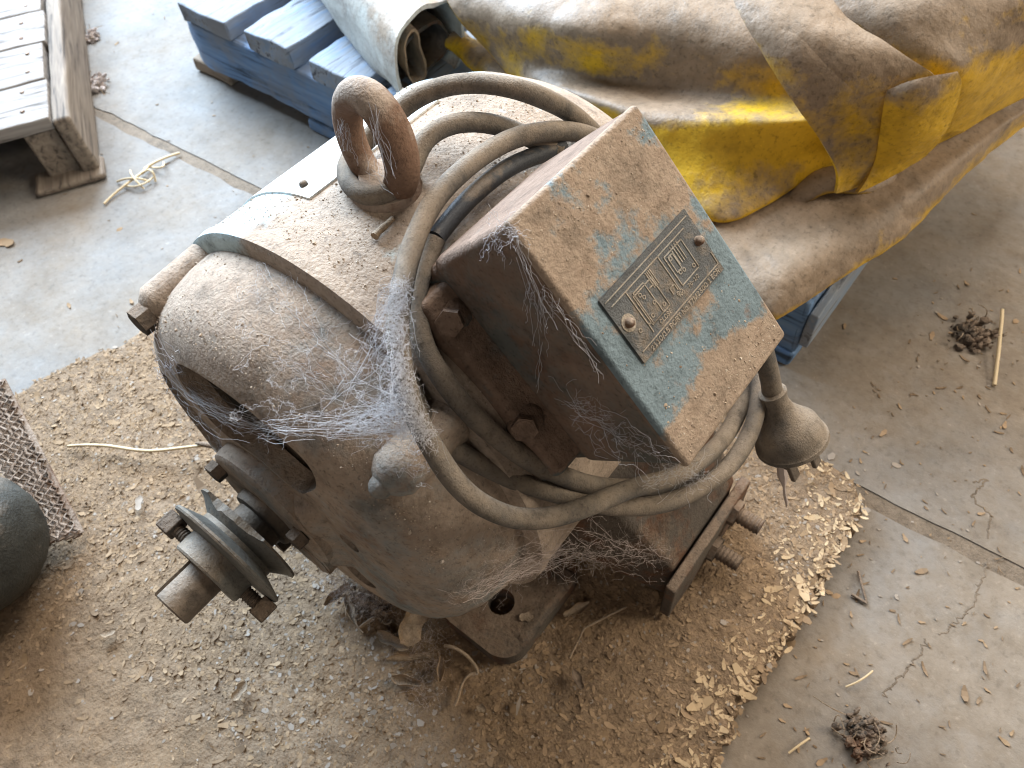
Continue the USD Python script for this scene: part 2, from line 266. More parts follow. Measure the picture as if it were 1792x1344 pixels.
# ---------------------------------------------------------------- chipboard panel
board = thing('chipboard_panel', 'crumbling brown chipboard panel lying on the floor under the motor', 'board')
YB0, YB1 = -.36, .343
def board_xl(y): return -.360 + .318 * y + (meshkit.fbm(np.stack([y * 30, y * 0, y * 0], -1), 4, 5) - .5) * .02
def board_xr(y): return .236 + .03 * np.maximum(y - .15, 0) + (meshkit.fbm(np.stack([y * 26, y * 0 + 3, y * 0], -1), 3, 8) - .5) * .016 + (meshkit.fbm(np.stack([y * 190, y * 0 + 5, y * 0], -1), 3, 9) - .5) * .010 - .03 * np.clip((y - .325) / .018, 0, 1)**2
def board_top(x, y):
    p = np.stack([x, y, 0 * x], -1)
    return (meshkit.fbm(p * 14, 4, 2) - .5) * .004 + (meshkit.fbm(p * 120, 3, 4) - .5) * .0022
nb, mb = 300, 170
yy = np.linspace(YB0, YB1, nb); s = np.linspace(0, 1, mb)
X = board_xl(yy)[:, None] * (1 - s) + board_xr(yy)[:, None] * s; Y = np.repeat(yy[:, None], mb, 1)
Y = Y + (np.clip((Y - .3) / .043, 0, 1)) * (meshkit.fbm(np.stack([X * 40, Y * 0, Y * 0], -1), 4, 21) - .5) * .014
Zt = board_top(X, Y); ed = np.minimum(np.minimum(s, 1 - s)[None] * .6, (YB1 - Y))
Zt = Zt - .006 * np.clip(1 - ed / .006, 0, 1)**2 - .002
top = np.stack([X, Y, Zt], -1)
def skirted(P, zb):
    n, m = P.shape[:2]; k = n * m; f = grid_faces(n, m)
    rim = np.r_[np.arange(m), np.arange(1, n) * m + m - 1, (n - 1) * m + np.arange(m - 2, -1, -1), np.arange(n - 2, 0, -1) * m]; r2 = np.roll(np.arange(len(rim)), -1)
    v = P.reshape(-1, 3); b = v[rim].copy(); b[:, 2] = zb
    v = np.vstack([v, b]); 
    f = np.vstack([f, np.stack([rim, k + np.arange(len(rim)), k + r2], -1), np.stack([rim, k + r2, rim[r2]], -1)])
    return v, f[:, ::-1]
obj('panel', skirted(top, ZF + .001), m_board, board, smooth=40)

def instancer(name, protos, pos, quats, scales, idx, parent=None):
    base = (str(parent.GetPath()) if parent is not None else '/World') + '/' + name
    pi = UsdGeom.PointInstancer.Define(stage, numbered(base)); paths = []
    for k, (mesh, m) in enumerate(protos):
        v, f, _ = meshkit.arrays(mesh)
        paths.append(usdkit.mesh(stage, f'{pi.GetPath()}/shape_{k:03d}', (v * S, f), m).GetPath())
    pi.CreatePrototypesRel().SetTargets(paths)
    pi.CreatePositionsAttr(Vt.Vec3fArray.FromNumpy((A(pos) * S).astype(np.float32))); pi.CreateProtoIndicesAttr(Vt.IntArray.FromNumpy(A(idx).astype(np.int32)))
    q = A(quats, np.float32); pi.CreateOrientationsAttr(Vt.QuathArray([Gf.Quath(float(a[0]), float(a[1]), float(a[2]), float(a[3])) for a in q]))
    pi.CreateScalesAttr(Vt.Vec3fArray.FromNumpy(A(scales, np.float32)))
    pi.GetPrim().SetCustomDataByKey('kind', 'stuff')
    return pi.GetPrim()
def quat_lie(n, tilt, r=rng):   # lying chips: any heading, small tilt
    yaw = r.uniform(0, 2 * np.pi, n); ax = r.uniform(0, 2 * np.pi, n); t = r.normal(0, tilt, n)
    q1 = np.stack([np.cos(t / 2), np.sin(t / 2) * np.cos(ax), np.sin(t / 2) * np.sin(ax), 0 * t], -1)
    c, s_ = np.cos(yaw / 2), np.sin(yaw / 2)
    return np.stack([q1[:, 0] * c, q1[:, 1] * c + q1[:, 2] * s_, q1[:, 2] * c - q1[:, 1] * s_, q1[:, 0] * s_], -1)
def chip(L, W, T, bend, seed):
    r = np.random.default_rng(seed); x = np.linspace(-L / 2, L / 2, 4); w = W / 2 * A([.5, 1, .9, .35]) * r.uniform(.7, 1.2, 4); z = bend * (x / (L / 2))**2
    up = np.stack([np.r_[x, x[::-1]], np.r_[w, -w[::-1]], np.r_[z, z[::-1]]], -1)
    poly = np.r_[up, up - [0, 0, T]]
    f = []
    for k in range(3): a, b, c, d = k, k + 1, 6 - k, 7 - k; f += [[a, c, b], [a, d, c], [a + 8, b + 8, c + 8], [a + 8, c + 8, d + 8]]
    for k in range(8): k2 = (k + 1) % 8; f += [[k, k2, k2 + 8], [k, k2 + 8, k + 8]]
    return poly, A(f)
chips = [(chip(.0078, .0030, .0007, .0006, 1), m_flake[0]), (chip(.0060, .0034, .0006, -.0004, 2), m_flake[0]), (chip(.0095, .0022, .0006, .001, 3), m_flake[1]), (chip(.005, .003, .0007, .0, 4), m_flake[2]), (chip(.0066, .0026, .0007, .0008, 5), m_flake[1]), (chip(.0085, .0036, .0009, .0008, 6), m_flake[3])]
n = 60000
py = rng.uniform(-.34, YB1 - .004, n); px = board_xl(py) + (board_xr(py) - board_xl(py)) * rng.uniform(.004, 1.002, n)
dens = meshkit.fbm(np.stack([px * 9, py * 9, 0 * px], -1), 4, 31) + .25 * (px > .12) + .12 * (px < -.05)
edge = (board_xr(py) - px < .012 + .075 * meshkit.noise(np.stack([py * 14, py * 0, py * 0], -1), 51)) & (py > .08)
keep = rng.uniform(0, 1, n) < np.clip((dens - .34) * 3.2, .14, 1) + edge * .4
px, py, edge = px[keep], py[keep], edge[keep]; n = len(px)
pz = board_top(px, py) - .002 + .0001
instancer('wood_flakes', chips, np.stack([px, py, pz], -1), quat_lie(n, .2), np.repeat(rng.lognormal(-.86, .45, n)[:, None], 3, 1) * np.where(edge, 1.12, 1)[:, None],
          np.where(edge & (rng.uniform(0, 1, n) < .26), 5, np.where((np.hypot(px - .04, py - .06) < .10 * rng.uniform(.6, 1.2, n)), rng.choice([1, 4, 1, 3], n), rng.choice(5, n, p=[.33, .29, .15, .10, .13]))), board)

# ---------------------------------------------------------------- electric motor
motor = thing('electric_motor', 'old dusty blue-grey electric motor lying on the chipboard', 'motor')
barrel = revolve([(.100, .112), (.121, .1125), (.1252, .1140), (.1258, .119), (.1247, .1235), (.1247, .258), (.122, .262), (.100, .262)], 160)
obj('stator_barrel', barrel, m_barrel, motor, smooth=35)
bell = revolve([(.088, .114), (.1165, .1145), (.1155, .100), (.1128, .087), (.1080, .0765), (.1010, .0690), (.0920, .0640), (.0800, .0610), (.0600, .0590), (.0420, .0590), (.030, .060), (.030, .070), (.060, .070), (.080, .071), (.092, .078), (.099, .090), (.104, .104)], 160)
def sector(t0, t1, r0, r1, y0=.03, y1=.11, n=24, rd=.014):
    t = np.radians(np.linspace(t0, t1, n)); p = [(r1 * math.cos(a), r1 * math.sin(a)) for a in t] + [(r0 * math.cos(a), r0 * math.sin(a)) for a in t[::-1]]
    c = CrossSection([p]).offset(-rd - .0005, m3.JoinType.Round, 2, 24).offset(rd, m3.JoinType.Round, 2, 24)
    return xf(c.extrude(y1 - y0), AX + YV * y0, [1, 0, 0], [0, 0, 1], [0, -1, 0]).translate([0, (y1 - y0), 0])
for t0, t1 in ((52, 126), (142, 200), (212, 258), (-52, -30)): bell = bell - (sector(t0, t1, .044, .090) if t0 > 0 else sector(t0, t1, .048, .068, rd=.006))
bell = bell - rod(polar(.057, 18, .03), polar(.057, 18, .11), .0060)
for deg in (45, 135, 225):
    q = Manifold.batch_hull([Manifold.sphere(.0112, 40).translate(polar(.1115, deg, .0835).tolist()), Manifold.cylinder(.0002, .0004, .0004, 6).translate(polar(.1115, deg, .085).tolist()), rod(polar(.1115, deg, .080), polar(.1125, deg, .113), .0112, .0122, 48)])
    bell = bell + q + Manifold.sphere(.0052, 24).translate((polar(.1100, deg, .0735)).tolist())
obj('drive_end_bell', bell, m_bell, motor, smooth=38)
obj('rear_end_bell', revolve([(.03, .262), (.118, .262), (.116, .282), (.104, .300), (.06, .312), (.03, .314)], 96), m_barrel, motor, smooth=35)
obj('stator_core', revolve([(.05, .09), (.099, .09), (.099, .113), (.05, .113)], 64), m_dark, motor)
for deg in (135,): obj('bolt_nut', bolt(polar(.1105, deg, .0745), [0, -1, 0], .0075, .0075, spin=20), m_cast, motor)
house = revolve([(.012, .0492), (.0365, .0492), (.0395, .051), (.0402, .055), (.0400, .064), (.0425, .080), (.03, .083), (.012, .083)], 96)
house = house + Manifold.batch_hull([rod(polar(.030, d, .056), polar(.034, d, .066), .012, .018, 32) for d in (-30, 35)]) + Manifold.batch_hull([rod(polar(.030, d, .0495), polar(.030, d, .058), .0135, seg=32) for d in (-40, -62)]) + rod(polar(.0335, -48, .049), polar(.0335, -48, .062), .013, seg=6)
obj('bearing_housing', house, m_bell, motor, smooth=35)
obj('bearing_cap', revolve([(.008, .0345), (.0125, .0345), (.0133, .036), (.0135, .0432), (.0170, .0440), (.0178, .0455), (.0178, .0495), (.008, .0495)], 64), m_shaft, motor, smooth=35)
for deg in (150, 25, -95): obj('hex_bolt', bolt(polar(.0335, deg, .0492), [0, -1, 0], .0058, .0055, spin=deg), m_cast, motor)
sh = revolve([(0, -.013), (.0098, -.013), (.0106, -.0122), (.0106, .09), (0, .09)], 64)
t = math.radians(128); rd = A([math.cos(t), 0, math.sin(t)]); td = A([-math.sin(t), 0, math.cos(t)])
sh = sh - xf(box([-.0024, -.02, .0078], [.0024, .02, .013]), AX, td, YV, rd)
obj('shaft', sh, m_shaft, motor, smooth=35)
# v-belt pulley with a chipped rear flange
pul = revolve([(.0108, .0082), (.0188, .0082), (.0196, .0092), (.0196, .0192), (.030, .0200), (.0335, .0206), (.0342, .0216), (.0335, .0228), (.0215, .0268), (.0215, .0292), (.0285, .0338), (.0315, .0348), (.0312, .0360), (.026, .0362), (.017, .0358), (.0108, .0358)], 128)
bt = np.radians(np.linspace(40, 122, 28)); br = np.interp(np.linspace(0, 1, 28), [0, .08, .2, .4, .55, .75, .9, 1], [.034, .0300, .0278, .0262, .0266, .0256, .0282, .034]) + (meshkit.noise(np.linspace(0, 9, 28)[:, None] * [1, 0, 0], 3) - .5) * .0016
bite = CrossSection([[(r_ * math.cos(a), r_ * math.sin(a)) for a, r_ in zip(bt, br)] + [(.05 * math.cos(a), .05 * math.sin(a)) for a in bt[::-1]]], m3.FillRule.EvenOdd)
pul = pul - xf(bite.extrude(.0105), AX + YV * .0378, [1, 0, 0], [0, 0, 1], [0, -1, 0])
pl = obj('belt_pulley', pul, m_pulley, motor, smooth=30)
for d in (168, -28):
    obj('set_screw', cat(thread(polar(.018, d, .0148), polar(.0275, d, .0148), .0036, 6), xf(rbox([-.0052, -.0052, 0], [.0052, .0052, .0085], .0009), polar(.0275, d, .0148), [0, 1, 0], np.cross([math.cos(math.radians(d)), 0, math.sin(math.radians(d))], [0, 1, 0]), [math.cos(math.radians(d)), 0, math.sin(math.radians(d))])), m_cast, pl)
# feet
def foot(x0, x1, y0, y1, hole):
    c = CrossSection.square([x1 - x0, y1 - y0]).translate([x0, y0]).offset(-.016, m3.JoinType.Round, 2, 32).offset(.016, m3.JoinType.Round, 2, 32)
    f = c.extrude(.014).translate([0, 0, .0005]) - rod((*hole, -.01), (*hole, .03), .0085)
    lip = Manifold.batch_hull([Manifold.sphere(r_, 20).translate([x1 - dx_, y, z_]) for y in (y0 + .020, y1 - .012) for r_, dx_, z_ in ((.0042, .0045, .0118), (.002, .016, .0125))])
    web = Manifold.batch_hull([box([x0 + .006, y1 - .022, .008], [x1 - .012, y1 - .008, .012]), box([x0 - .012, y1 - .022, .07], [x0 + .02, y1 - .008, .08])])
    sidew = Manifold.batch_hull([box([x0 - .004, y0 + .02, .006], [x0 + .012, y1 - .004, .012]), box([x0 - .012, y0 + .02, .052], [x0 + .004, y1 - .004, .058])])
    return f + lip + web + sidew
obj('foot', foot(.052, .116, .086, .168, (.0865, .1155)), m_cast, motor, smooth=30)
obj('foot', foot(.052, .116, .215, .262, (.0865, .24)), m_cast, motor, smooth=30)
fl = foot(.052, .116, .086, .168, (.0865, .1155)); obj('foot', fl.mirror([1, 0, 0]), m_cast, motor, smooth=30)
# side pad with studs
pad = Manifold.batch_hull([rbox([.150, .184, .004], [.166, .262, .05], .004), rbox([.080, .156, .05], [.121, .262, .146], .006)])
obj('side_mounting_pad', pad, m_cast, motor, smooth=35)
sp = obj('side_plate', rbox([.1675, .174, .002], [.1745, .268, .044], .0015), m_cast, motor)
for (y, z) in ((.247, .034), (.226, .016)):
    obj('threaded_stud', cat(thread((.172, y, z), (.194, y, z), .0056, 8), bolt((.1745, y, z), [1, 0, 0], .0095, .004)), m_cast, sp)
# lifting eye: a ring standing across the shaft line on a collared stem
eye = []
ec = polar(.1250, 90, .171) + A([0, 0, .0225])
t = np.linspace(0, 2 * np.pi, 49)[:-1]; ringdir = A([1., .06, 0]); ringdir /= np.linalg.norm(ringdir)
ring = [ec + .0140 * math.cos(a) * ringdir + A([0, 0, .0235 * math.sin(a)]) for a in t]
path = A(ring + [ring[0], ring[1]]); 
ev = tube(path,   .0070 + .0008 * np.sin(np.r_[t, t[0], t[1]] * 1 + 1.2), 18, cap=False)
eye_stem = revolve([(0, 0), (.001, 0), (.001, .001)], 6)
stem = Manifold.batch_hull([Manifold.cylinder(.008, .0125, .0105, 32).translate(polar(.1245, 90, .171).tolist()), Manifold.sphere(.0085, 20).translate((ec - [0, 0, .0235]).tolist())])
collar = Manifold.cylinder(.004, .0165, .0155, 40).translate(polar(.1238, 90, .171).tolist())
obj('lifting_eye', cat(ev, stem + collar), m_rust, motor, smooth=50)
# pale data plate on the barrel, curved with it
def curved(t0, t1, y0, y1, r, th=.0012, n=14):
    a = np.radians(np.linspace(t0, t1, n)); v = []
    for rr in (r, r - th):
        for k in a: v += [[rr * math.cos(k), y0, H + rr * math.sin(k)], [rr * math.cos(k), y1, H + rr * math.sin(k)]]
    f = []; m = 2 * n
    for k in range(n - 1): q = 2 * k; f += [[q, q + 1, q + 3], [q, q + 3, q + 2], [q + m, q + 3 + m, q + 1 + m], [q + m, q + 2 + m, q + 3 + m]]
    rim = list(range(0, m, 2)) + list(range(m - 1, 0, -2))
    for k in range(len(rim)): a_, b_ = rim[k], rim[(k + 1) % len(rim)]; f += [[a_, b_ + m, b_], [a_, a_ + m, b_ + m]]
    return A(v), A(f)
dp = obj('data_plate', curved(101.8, 150, .1475, .236, R + .0008), m_white, motor, smooth=30)
obj('rivet', Manifold.sphere(.0022, 12).translate(polar(R + .0012, 107.5, .1545).tolist()), m_shaft, dp)

# terminal box, turned 45 degrees up on the side of the barrel
def bxf(m): return xf(m, AX, YV, U45, N45)     # local: along shaft, up the slope, outward
base = bxf(Manifold.batch_hull([rbox([.1445, -.056, .092], [.215, .051, .108], .004), rbox([.1440, -.055, .118], [.218, .053, .134], .004)]) + Manifold.batch_hull([rbox([.122, -.052, .104], [.217, .048, .112], .004), rbox([.1275, -.050, .122], [.217, .046, .1265], .004)]))
term = obj('terminal_box', base, m_box, motor, smooth=35)
skirt = Manifold.batch_hull([rbox([.1432, -.0562, .127], [.2198, .0550, .140], .0045, 16), rbox([.1428, -.0563, .172], [.2202, .0556, .1882], .0032, 16)]) - box([.146, -.052, .10], [.217, .051, .145])
obj('cover_side', bxf(skirt), m_lidside, term, smooth=40)
lid = Manifold.batch_hull([rbox([.1422, -.0568, .1868], [.2208, .0560, .1913], .0021, 16)])
obj('lid', bxf(lid), m_lid, term, smooth=40)
for px_, py_ in ((788, 560), (918, 743)):
    o = onb(px_, py_, .1285)
    obj('flange_bolt', cat(Manifold.batch_hull([Manifold.sphere(.0085, 16).translate((o - N45 * .004 + YV * .004).tolist()), Manifold.sphere(.0062, 16).translate((o - N45 * .002 - YV * .001).tolist())]), bolt(o, N45 * .75 - YV * .65, .0060, .0058, spin=15)), m_box, term, smooth=30)
# nameplate with raised lines and lettering
PN = .1913
np_ = obj('nameplate', bxf(box([.1532, -.0148, PN - .001], [.2102, .0140, PN + .0010])), m_plate, term, smooth=False)
def line(y0, u0, y1, u1, w=.00045): 
    d = A([y1 - y0, u1 - u0]); l = np.linalg.norm(d); d = d / l
    b = box([-w / 2, -w / 2, PN + .0009], [l + w / 2, w / 2, PN + .0013])
    T = np.column_stack([[d[0], d[1], 0], [-d[1], d[0], 0], [0, 0, 1], [y0, u0, 0]]); return b.transform(T.tolist())
def rectl(y0, u0, y1, u1): return [line(y0, u0, y1, u0), line(y1, u0, y1, u1), line(y1, u1, y0, u1), line(y0, u1, y0, u0)]
def circ(y, u, r=.0009): return (Manifold.cylinder(.0004, r, r, 14) - Manifold.cylinder(.0004, r * .55, r * .55, 14)).translate([y, u, PN + .0009])
L = [line(.1545, .0118, .2085, .0118), line(.156, .0092, .204, .0092), line(.1645, -.0092, .1645, .0092), line(.1858, .0092, .1858, -.006), line(.1555, -.0112, .2090, -.0112), line(.2090, -.0112, .2090, -.006)]
L += rectl(.1660, -.0072, .1778, .0056) + rectl(.1668, -.0072, .1735, .0066) + rectl(.1880, -.0060, .2000, .0070) + rectl(.1895, -.001, .1925, .0058)
for k in range(4): L += [line(.1930 + k * .0014, .0005, .1930 + k * .0014, .0078), line(.1766 + k * .0009, .002, .1766 + k * .0009, .0082)]
L += [line(.1745, .0032, .1775, .0032), line(.1820, -.003, .1850, -.003), line(.1820, -.003, .1820, -.0055), line(.1850, -.003, .1850, -.0055), line(.1645, -.006, .166, -.006)]
L += [circ(*c) for c in ((.1685, -.0048), (.1700, .0025), (.1725, -.0018), (.1758, -.0052), (.1690, .0042), (.1905, .0048), (.1908, -.0018), (.1930, -.0022), (.1982, -.0040), (.1842, -.0068), (.1860, -.0070), (.1600, -.0050))]
L += [circ(.1578, .0004, .0034)]
txt = []
for s_, hh, y, u in (('CLOSE', .0017, .1692, -.0098), ('2110/15 PORT No T7M2300 1 ECR', .0019, .1590, -.01405), ('No', .0019, .1838, -.0086), ('70-1/2', .0015, .1900, -.0088)):
    tv, tf, _ = meshkit.arrays(meshkit.text_mesh(s_, hh, .0004, bold=True)); w_ = tv[:, 0].max(); 
    if len(s_) > 20: tv[:, 0] *= .0485 / w_
    txt.append((tv + [y, u, PN + .0009], tf))
v_, f_ = cat(*L, *txt); obj('raised_lettering', (AX + np.outer(v_[:, 0], YV) + np.outer(v_[:, 1], U45) + np.outer(v_[:, 2], N45), f_), m_letter, term, smooth=False)
for y, u in ((.1577, .0004), (.2069, .0012)):
    obj('rivet', cat(bxf(Manifold.sphere(.0019, 16).translate([y, u, PN + .0020])), bxf(Manifold.cylinder(.0026, .0023, .0016, 18).translate([y, u, PN]))), m_rust, term)

# ---------------------------------------------------------------- power cable wound round the terminal box, with its plug
cable = thing('power_cable', 'grey-brown dusty rubber power cable coiled round the terminal box and lifting eye', 'cable')
RC = .0045
def strand(lst, n=140, m=None, r=RC):
    q = spline(pts(lst), n); q = q + np.stack([meshkit.noise(q * 28, k) - .5 for k in range(3)], -1) * .0022
    obj('cable_loop', tube(q, r * (1 + .05 * (meshkit.noise(q * 60, 9) - .5)), 18, wob=.0006, seed=len(lst)), m or m_cable, cable, smooth=60)
strand([(1060, 262, 'b', .115), (1020, 215, 'b', .118), (950, 172, 'c', .150), (880, 151, 'c', .153), (800, 150, 'c', .150), (735, 172, 'c', .145), (690, 203, 'c', .140), (645, 243, 'c', .133), (615, 275, 'c', .1305), (608, 308, 'c', .130),
        (626, 336, 'c', .130), (660, 343, 'c', .130), (697, 325, 'c', .131), (722, 288, 'c', .134), (742, 248, 'c', .139), (785, 222, 'c', .141), (840, 216, 'c', .140), (900, 230, 'c', .136), (980, 268, 'c', .131)], 220)
strand([(1050, 250, 'b', .118), (1000, 230, 'b', .124), (950, 232, 'c', .141), (900, 242, 'c', .141), (845, 272, 'c', .141), (795, 315, 'c', .141), (752, 366, 'c', .141), (722, 430, 'c', .141), (706, 500, 'b', .131), (699, 570, 'b', .138), (705, 640, 'b', .142), (724, 710, 'b', .143), (755, 775, 'b', .142),
        (797, 838, 'b', .141), (842, 882, 'b', .14), (900, 905, 'b', .138), (965, 903, 'b', .136), (1040, 880, 'b', .134), (1110, 852, 'b', .132), (1180, 832, 'b', .128), (1245, 790, 'b', .122), (1290, 730, 'b', .116), (1312, 660, 'b', .11), (1310, 600, 'b', .10)], 260)
strand([(985, 255, 'c', .132), (945, 270, 'c', .1315), (893, 292, 'c', .1315), (840, 330, 'c', .1315), (795, 375, 'c', .131), (760, 418, 'c', .131)], 80, m_cable2, .0042)
strand([(760, 418, 'c', .131), (738, 470, 'b', .118), (730, 520, 'b', .122), (738, 575, 'b', .125), (765, 640, 'b', .127), (805, 698, 'b', .127), (850, 748, 'b', .126), (905, 793, 'b', .124), (960, 822, 'b', .122), (1015, 843, 'b', .120), (1075, 852, 'b', .118), (1150, 850, 'b', .113), (1220, 820, 'b', .108)], 150)
strand([(716, 660, 'b', .118), (742, 728, 'b', .118), (775, 772, 'b', .117), (830, 808, 'b', .116), (890, 835, 'b', .116), (950, 856, 'b', .116), (1010, 872, 'b', .117), (1070, 884, 'b', .118), (1135, 885, 'b', .120), (1200, 868, 'b', .122), (1258, 832, 'b', .124), (1300, 784, 'b', .125), (1325, 722, 'b', .125), (1329, 660, 'b', .122), (1315, 600, 'b', .115)], 190)
YP = .25
pa, pb = ony(1332, 605, YP), ony(1351, 684, YP); pc_ = ony(1387, 775, YP)
strand([(1300, 560, 'y', .225), (1332, 600, 'y', YP), (1343, 645, 'y', YP), (1351, 684, 'y', YP)], 40, None, .0052)
d = pc_ - pb; ln = np.linalg.norm(d); d /= ln; xx = np.cross(d, YV); xx /= np.linalg.norm(xx); yx = np.cross(d, xx)
prof = [(0, 0), (.0062, 0), (.0076, .001), (.0076, .0028), (.0066, .0035), (.0066, .012), (.0085, .0205), (.0135, .0305), (.0175, .0375), (.0188, .045), (.0192, ln - .004), (.0203, ln - .0030), (.0205, ln - .001), (.0196, ln), (.012, ln - .0006), (0, ln - .0006)]
kk = (ln - .007) / .045
prof = [(a * .95, b * kk) for a, b in prof[:10]] + [(a * .95, b) for a, b in prof[10:]]
pg = obj('plug', xf(Manifold.revolve(CrossSection([prof], m3.FillRule.EvenOdd), 64), pb, xx, yx, d), m_cable, cable, smooth=40)
for a, b in ((-.007, .002), (.0075, -.003), (.001, .009)):
    o = pc_ + xx * a + yx * b; obj('pin', xf(rbox([-.0032, -.0014, -.002], [.0032, .0014, .018], .0008), o, yx, xx, d), m_shaft, pg)

# ---------------------------------------------------------------- blue timber pallet
pallet = thing('blue_pallet', 'heavy weathered pallet painted blue under the yellow tarpaulin', 'pallet')
YF = .414
def jit(m, amp, sc, seed):   # roughen a timber
    v, f, _ = meshkit.arrays(m); t_ = trimesh.Trimesh(v, f); 
    while t_.edges_unique_length.max() > .02 and len(t_.faces) < 9000: t_ = t_.subdivide_to_size(.02)
    p = A(t_.vertices); q = np.stack([meshkit.fbm(p * sc, 3, seed + k) - .5 for k in range(3)], -1); return p + q * amp, A(t_.faces)
zt = .078
for k, (x0, x1) in enumerate(((-.600, -.5185), (-.487, -.4175), (-.389, -.314), (-.285, -.21), (-.18, -.105), (-.075, .0), (.03, .138))):
    obj('slat', jit(rbox([x0, YF - .002, zt - .021], [x1, YF + .85, zt + .002 * (k % 2)], .0016), .006, 34, 10 + k), m_blue_y, pallet, smooth=30)
beam = jit(rbox([-.645, YF, .000], [.142, YF + .06, zt - .0215], .003), .006, 30, 3)
bv, bf = beam; w_ = np.clip((-.585 - bv[:, 0]) / .06, 0, 1); bv = bv + np.stack([0 * w_, .03 * w_**2, -.022 * w_**2 * (bv[:, 2] > .03)], -1)
obj('beam', (bv, bf), m_blue_x, pallet, smooth=30)
for y0 in (.70, 1.2): obj('beam', rbox([-.645, y0, .0], [.142, y0 + .06, zt - .0215], .002), m_blue_x, pallet)
obj('beam', jit(rbox([.1425, YF + .002, .010], [.150, YF + .85, .046], .0015), .002, 25, 44), m_blue_y, pallet)
obj('block', jit(rbox([-.632, YF + .004, ZF + .001], [-.565, YF + .07, -.0005], .003), .004, 30, 50), m_grey_x, pallet)
obj('block', jit(rbox([-.425, YF - .001, ZF + .001], [.142, YF + .07, -.0005], .003), .003, 30, 51), m_blue_x, pallet)

# ---------------------------------------------------------------- grey timber pallet at the left
A0 = onz(85, 205, .056); A1 = onz(75, 0, .056); dS = A1 - A0; dS[2] = 0; dS /= np.linalg.norm(dS)      # along the stringer
dL = A([-dS[1], dS[0], 0]); dL = dL if dL[0] < 0 else -dL                                              # along the slats, away from the stringer
lp = thing('grey_pallet', 'weathered grey timber pallet with nailed slats at the upper left', 'pallet')
ang = math.atan2(dL[1], dL[0])
m_ls = wood_rot('grey_slats', ang, (.21, .19, .175), (.28, .26, .24), (.05, .042, .036)); m_lb = wood_rot('grey_stringer', math.atan2(dS[1], dS[0]), (.15, .12, .095), (.22, .18, .14), (.06, .048, .038))
def lxf(m): 
    v, f = jit(m, .003, 28, int(abs(meshkit.arrays(m)[0]).sum() * 1000) % 97); return v @ np.column_stack([dS, dL, [0, 0, 1.]]).T + [A0[0], A0[1], 0], f
q = 0.; zt2 = .056
for k, w in enumerate((.074, .078, .072, .08, .078, .075, .08)):
    s_ = obj('slat', lxf(rbox([q, .0 + .003 * (k % 2), zt2 - .014], [q + w, .9, zt2], .0014)), m_ls, lp, smooth=30)
    for a in (.25, .75):
        for b in (.022,):
            p = A0 + dS * (q + w * (a + .06 * math.sin(k + b * 90))) + dL * (b + .003 * math.cos(k * 3)); p[2] = zt2 + .0004
            obj('nail', Manifold.cylinder(.0009, .0024, .0020, 12).translate(p.tolist()), m_rust, s_)
    q += w + .003
obj('stringer', lxf(rbox([-.004, -.018, ZF + .004], [.9, -.0005, zt2 - .003], .004)), m_lb, lp, smooth=30)
obj('block', lxf(rbox([.004, .001, ZF + .001], [.055, .034, zt2 - .0145], .003)), m_lb, lp, smooth=30)
obj('bottom_board', lxf(rbox([-.016, -.022, ZF + .001], [.02, .05, ZF + .008], .003)), m_lb, lp, smooth=30)

# ---------------------------------------------------------------- folded tarpaulin on the blue pallet
tarp = thing('folded_tarpaulin', 'dirty yellow heavy tarpaulin folded in a heap on the blue pallet', 'tarpaulin')
def G(rows): return A([[onz(*p) for p in r] for r in rows])
def tuck(g, dy, dz, dx=0): return np.concatenate([g, (g[-1:] + A([dx, dy, dz]))], 0)
g = G([[(1090, 210, .094), (1200, 250, .096), (1310, 270, .098), (1440, 250, .100), (1570, 190, .100), (1670, 130, .100), (1870, 10, .100)],
       [(1120, 300, .100), (1230, 360, .104), (1330, 365, .108), (1470, 335, .110), (1600, 262, .110), (1700, 205, .110), (1900, 85, .110)],
       [(1150, 400, .096), (1255, 430, .100), (1345, 420, .102), (1480, 375, .108), (1620, 292, .109), (1720, 228, .109), (1900, 115, .109)],
       [(1180, 480, .092), (1290, 500, .091), (1375, 470, .103), (1510, 400, .105), (1640, 315, .106), (1755, 225, .106), (1910, 130, .106)],
       [(1230, 560, .078), (1345, 545, .086), (1395, 520, .090), (1540, 432, .092), (1660, 328, .092), (1790, 214, .092), (1930, 120, .092)]])
g = tuck(tuck(g, .0, -.012, -.006), .01, -.004, -.05)
obj('bottom_layer', sheet(g, 120, 260, wr=.007, sc=16, seed=5, fine=.0016, cre=.008), m_tarp3, tarp, smooth=60)
g = G([[(720, -140, .15), (860, -150, .18), (1000, -150, .19), (1100, -150, .195), (1200, -150, .2), (1300, -150, .205), (1400, -150, .205), (1520, -150, .205)],
       [(782, 0, .150), (890, 0, .172), (1000, 0, .188), (1100, 0, .192), (1200, 0, .195), (1300, 5, .198), (1400, 20, .198), (1500, 40, .198)],
       [(840, 68, .128), (930, 68, .158), (1010, 75, .170), (1100, 82, .172), (1200, 92, .174), (1300, 100, .180), (1400, 110, .182), (1500, 120, .182)],
       [(885, 118, .114), (950, 116, .137), (1020, 132, .142), (1100, 152, .142), (1190, 165, .146), (1300, 170, .155), (1400, 172, .162), (1500, 180, .165)],
       [(905, 140, .108), (960, 150, .134), (1030, 172, .143), (1110, 190, .150), (1190, 202, .155), (1300, 208, .160), (1420, 208, .163), (1500, 215, .163)],
       [(912, 152, .102), (966, 166, .120), (1045, 200, .125), (1130, 246, .134), (1205, 272, .136), (1310, 268, .140), (1435, 240, .146), (1500, 240, .146)],
       [(918, 162, .096), (972, 180, .104), (1060, 225, .106), (1160, 315, .110), (1248, 373, .112), (1345, 343, .116), (1452, 284, .120), (1510, 270, .124)]])
g = tuck(tuck(g, .012, -.006), .05, .0)
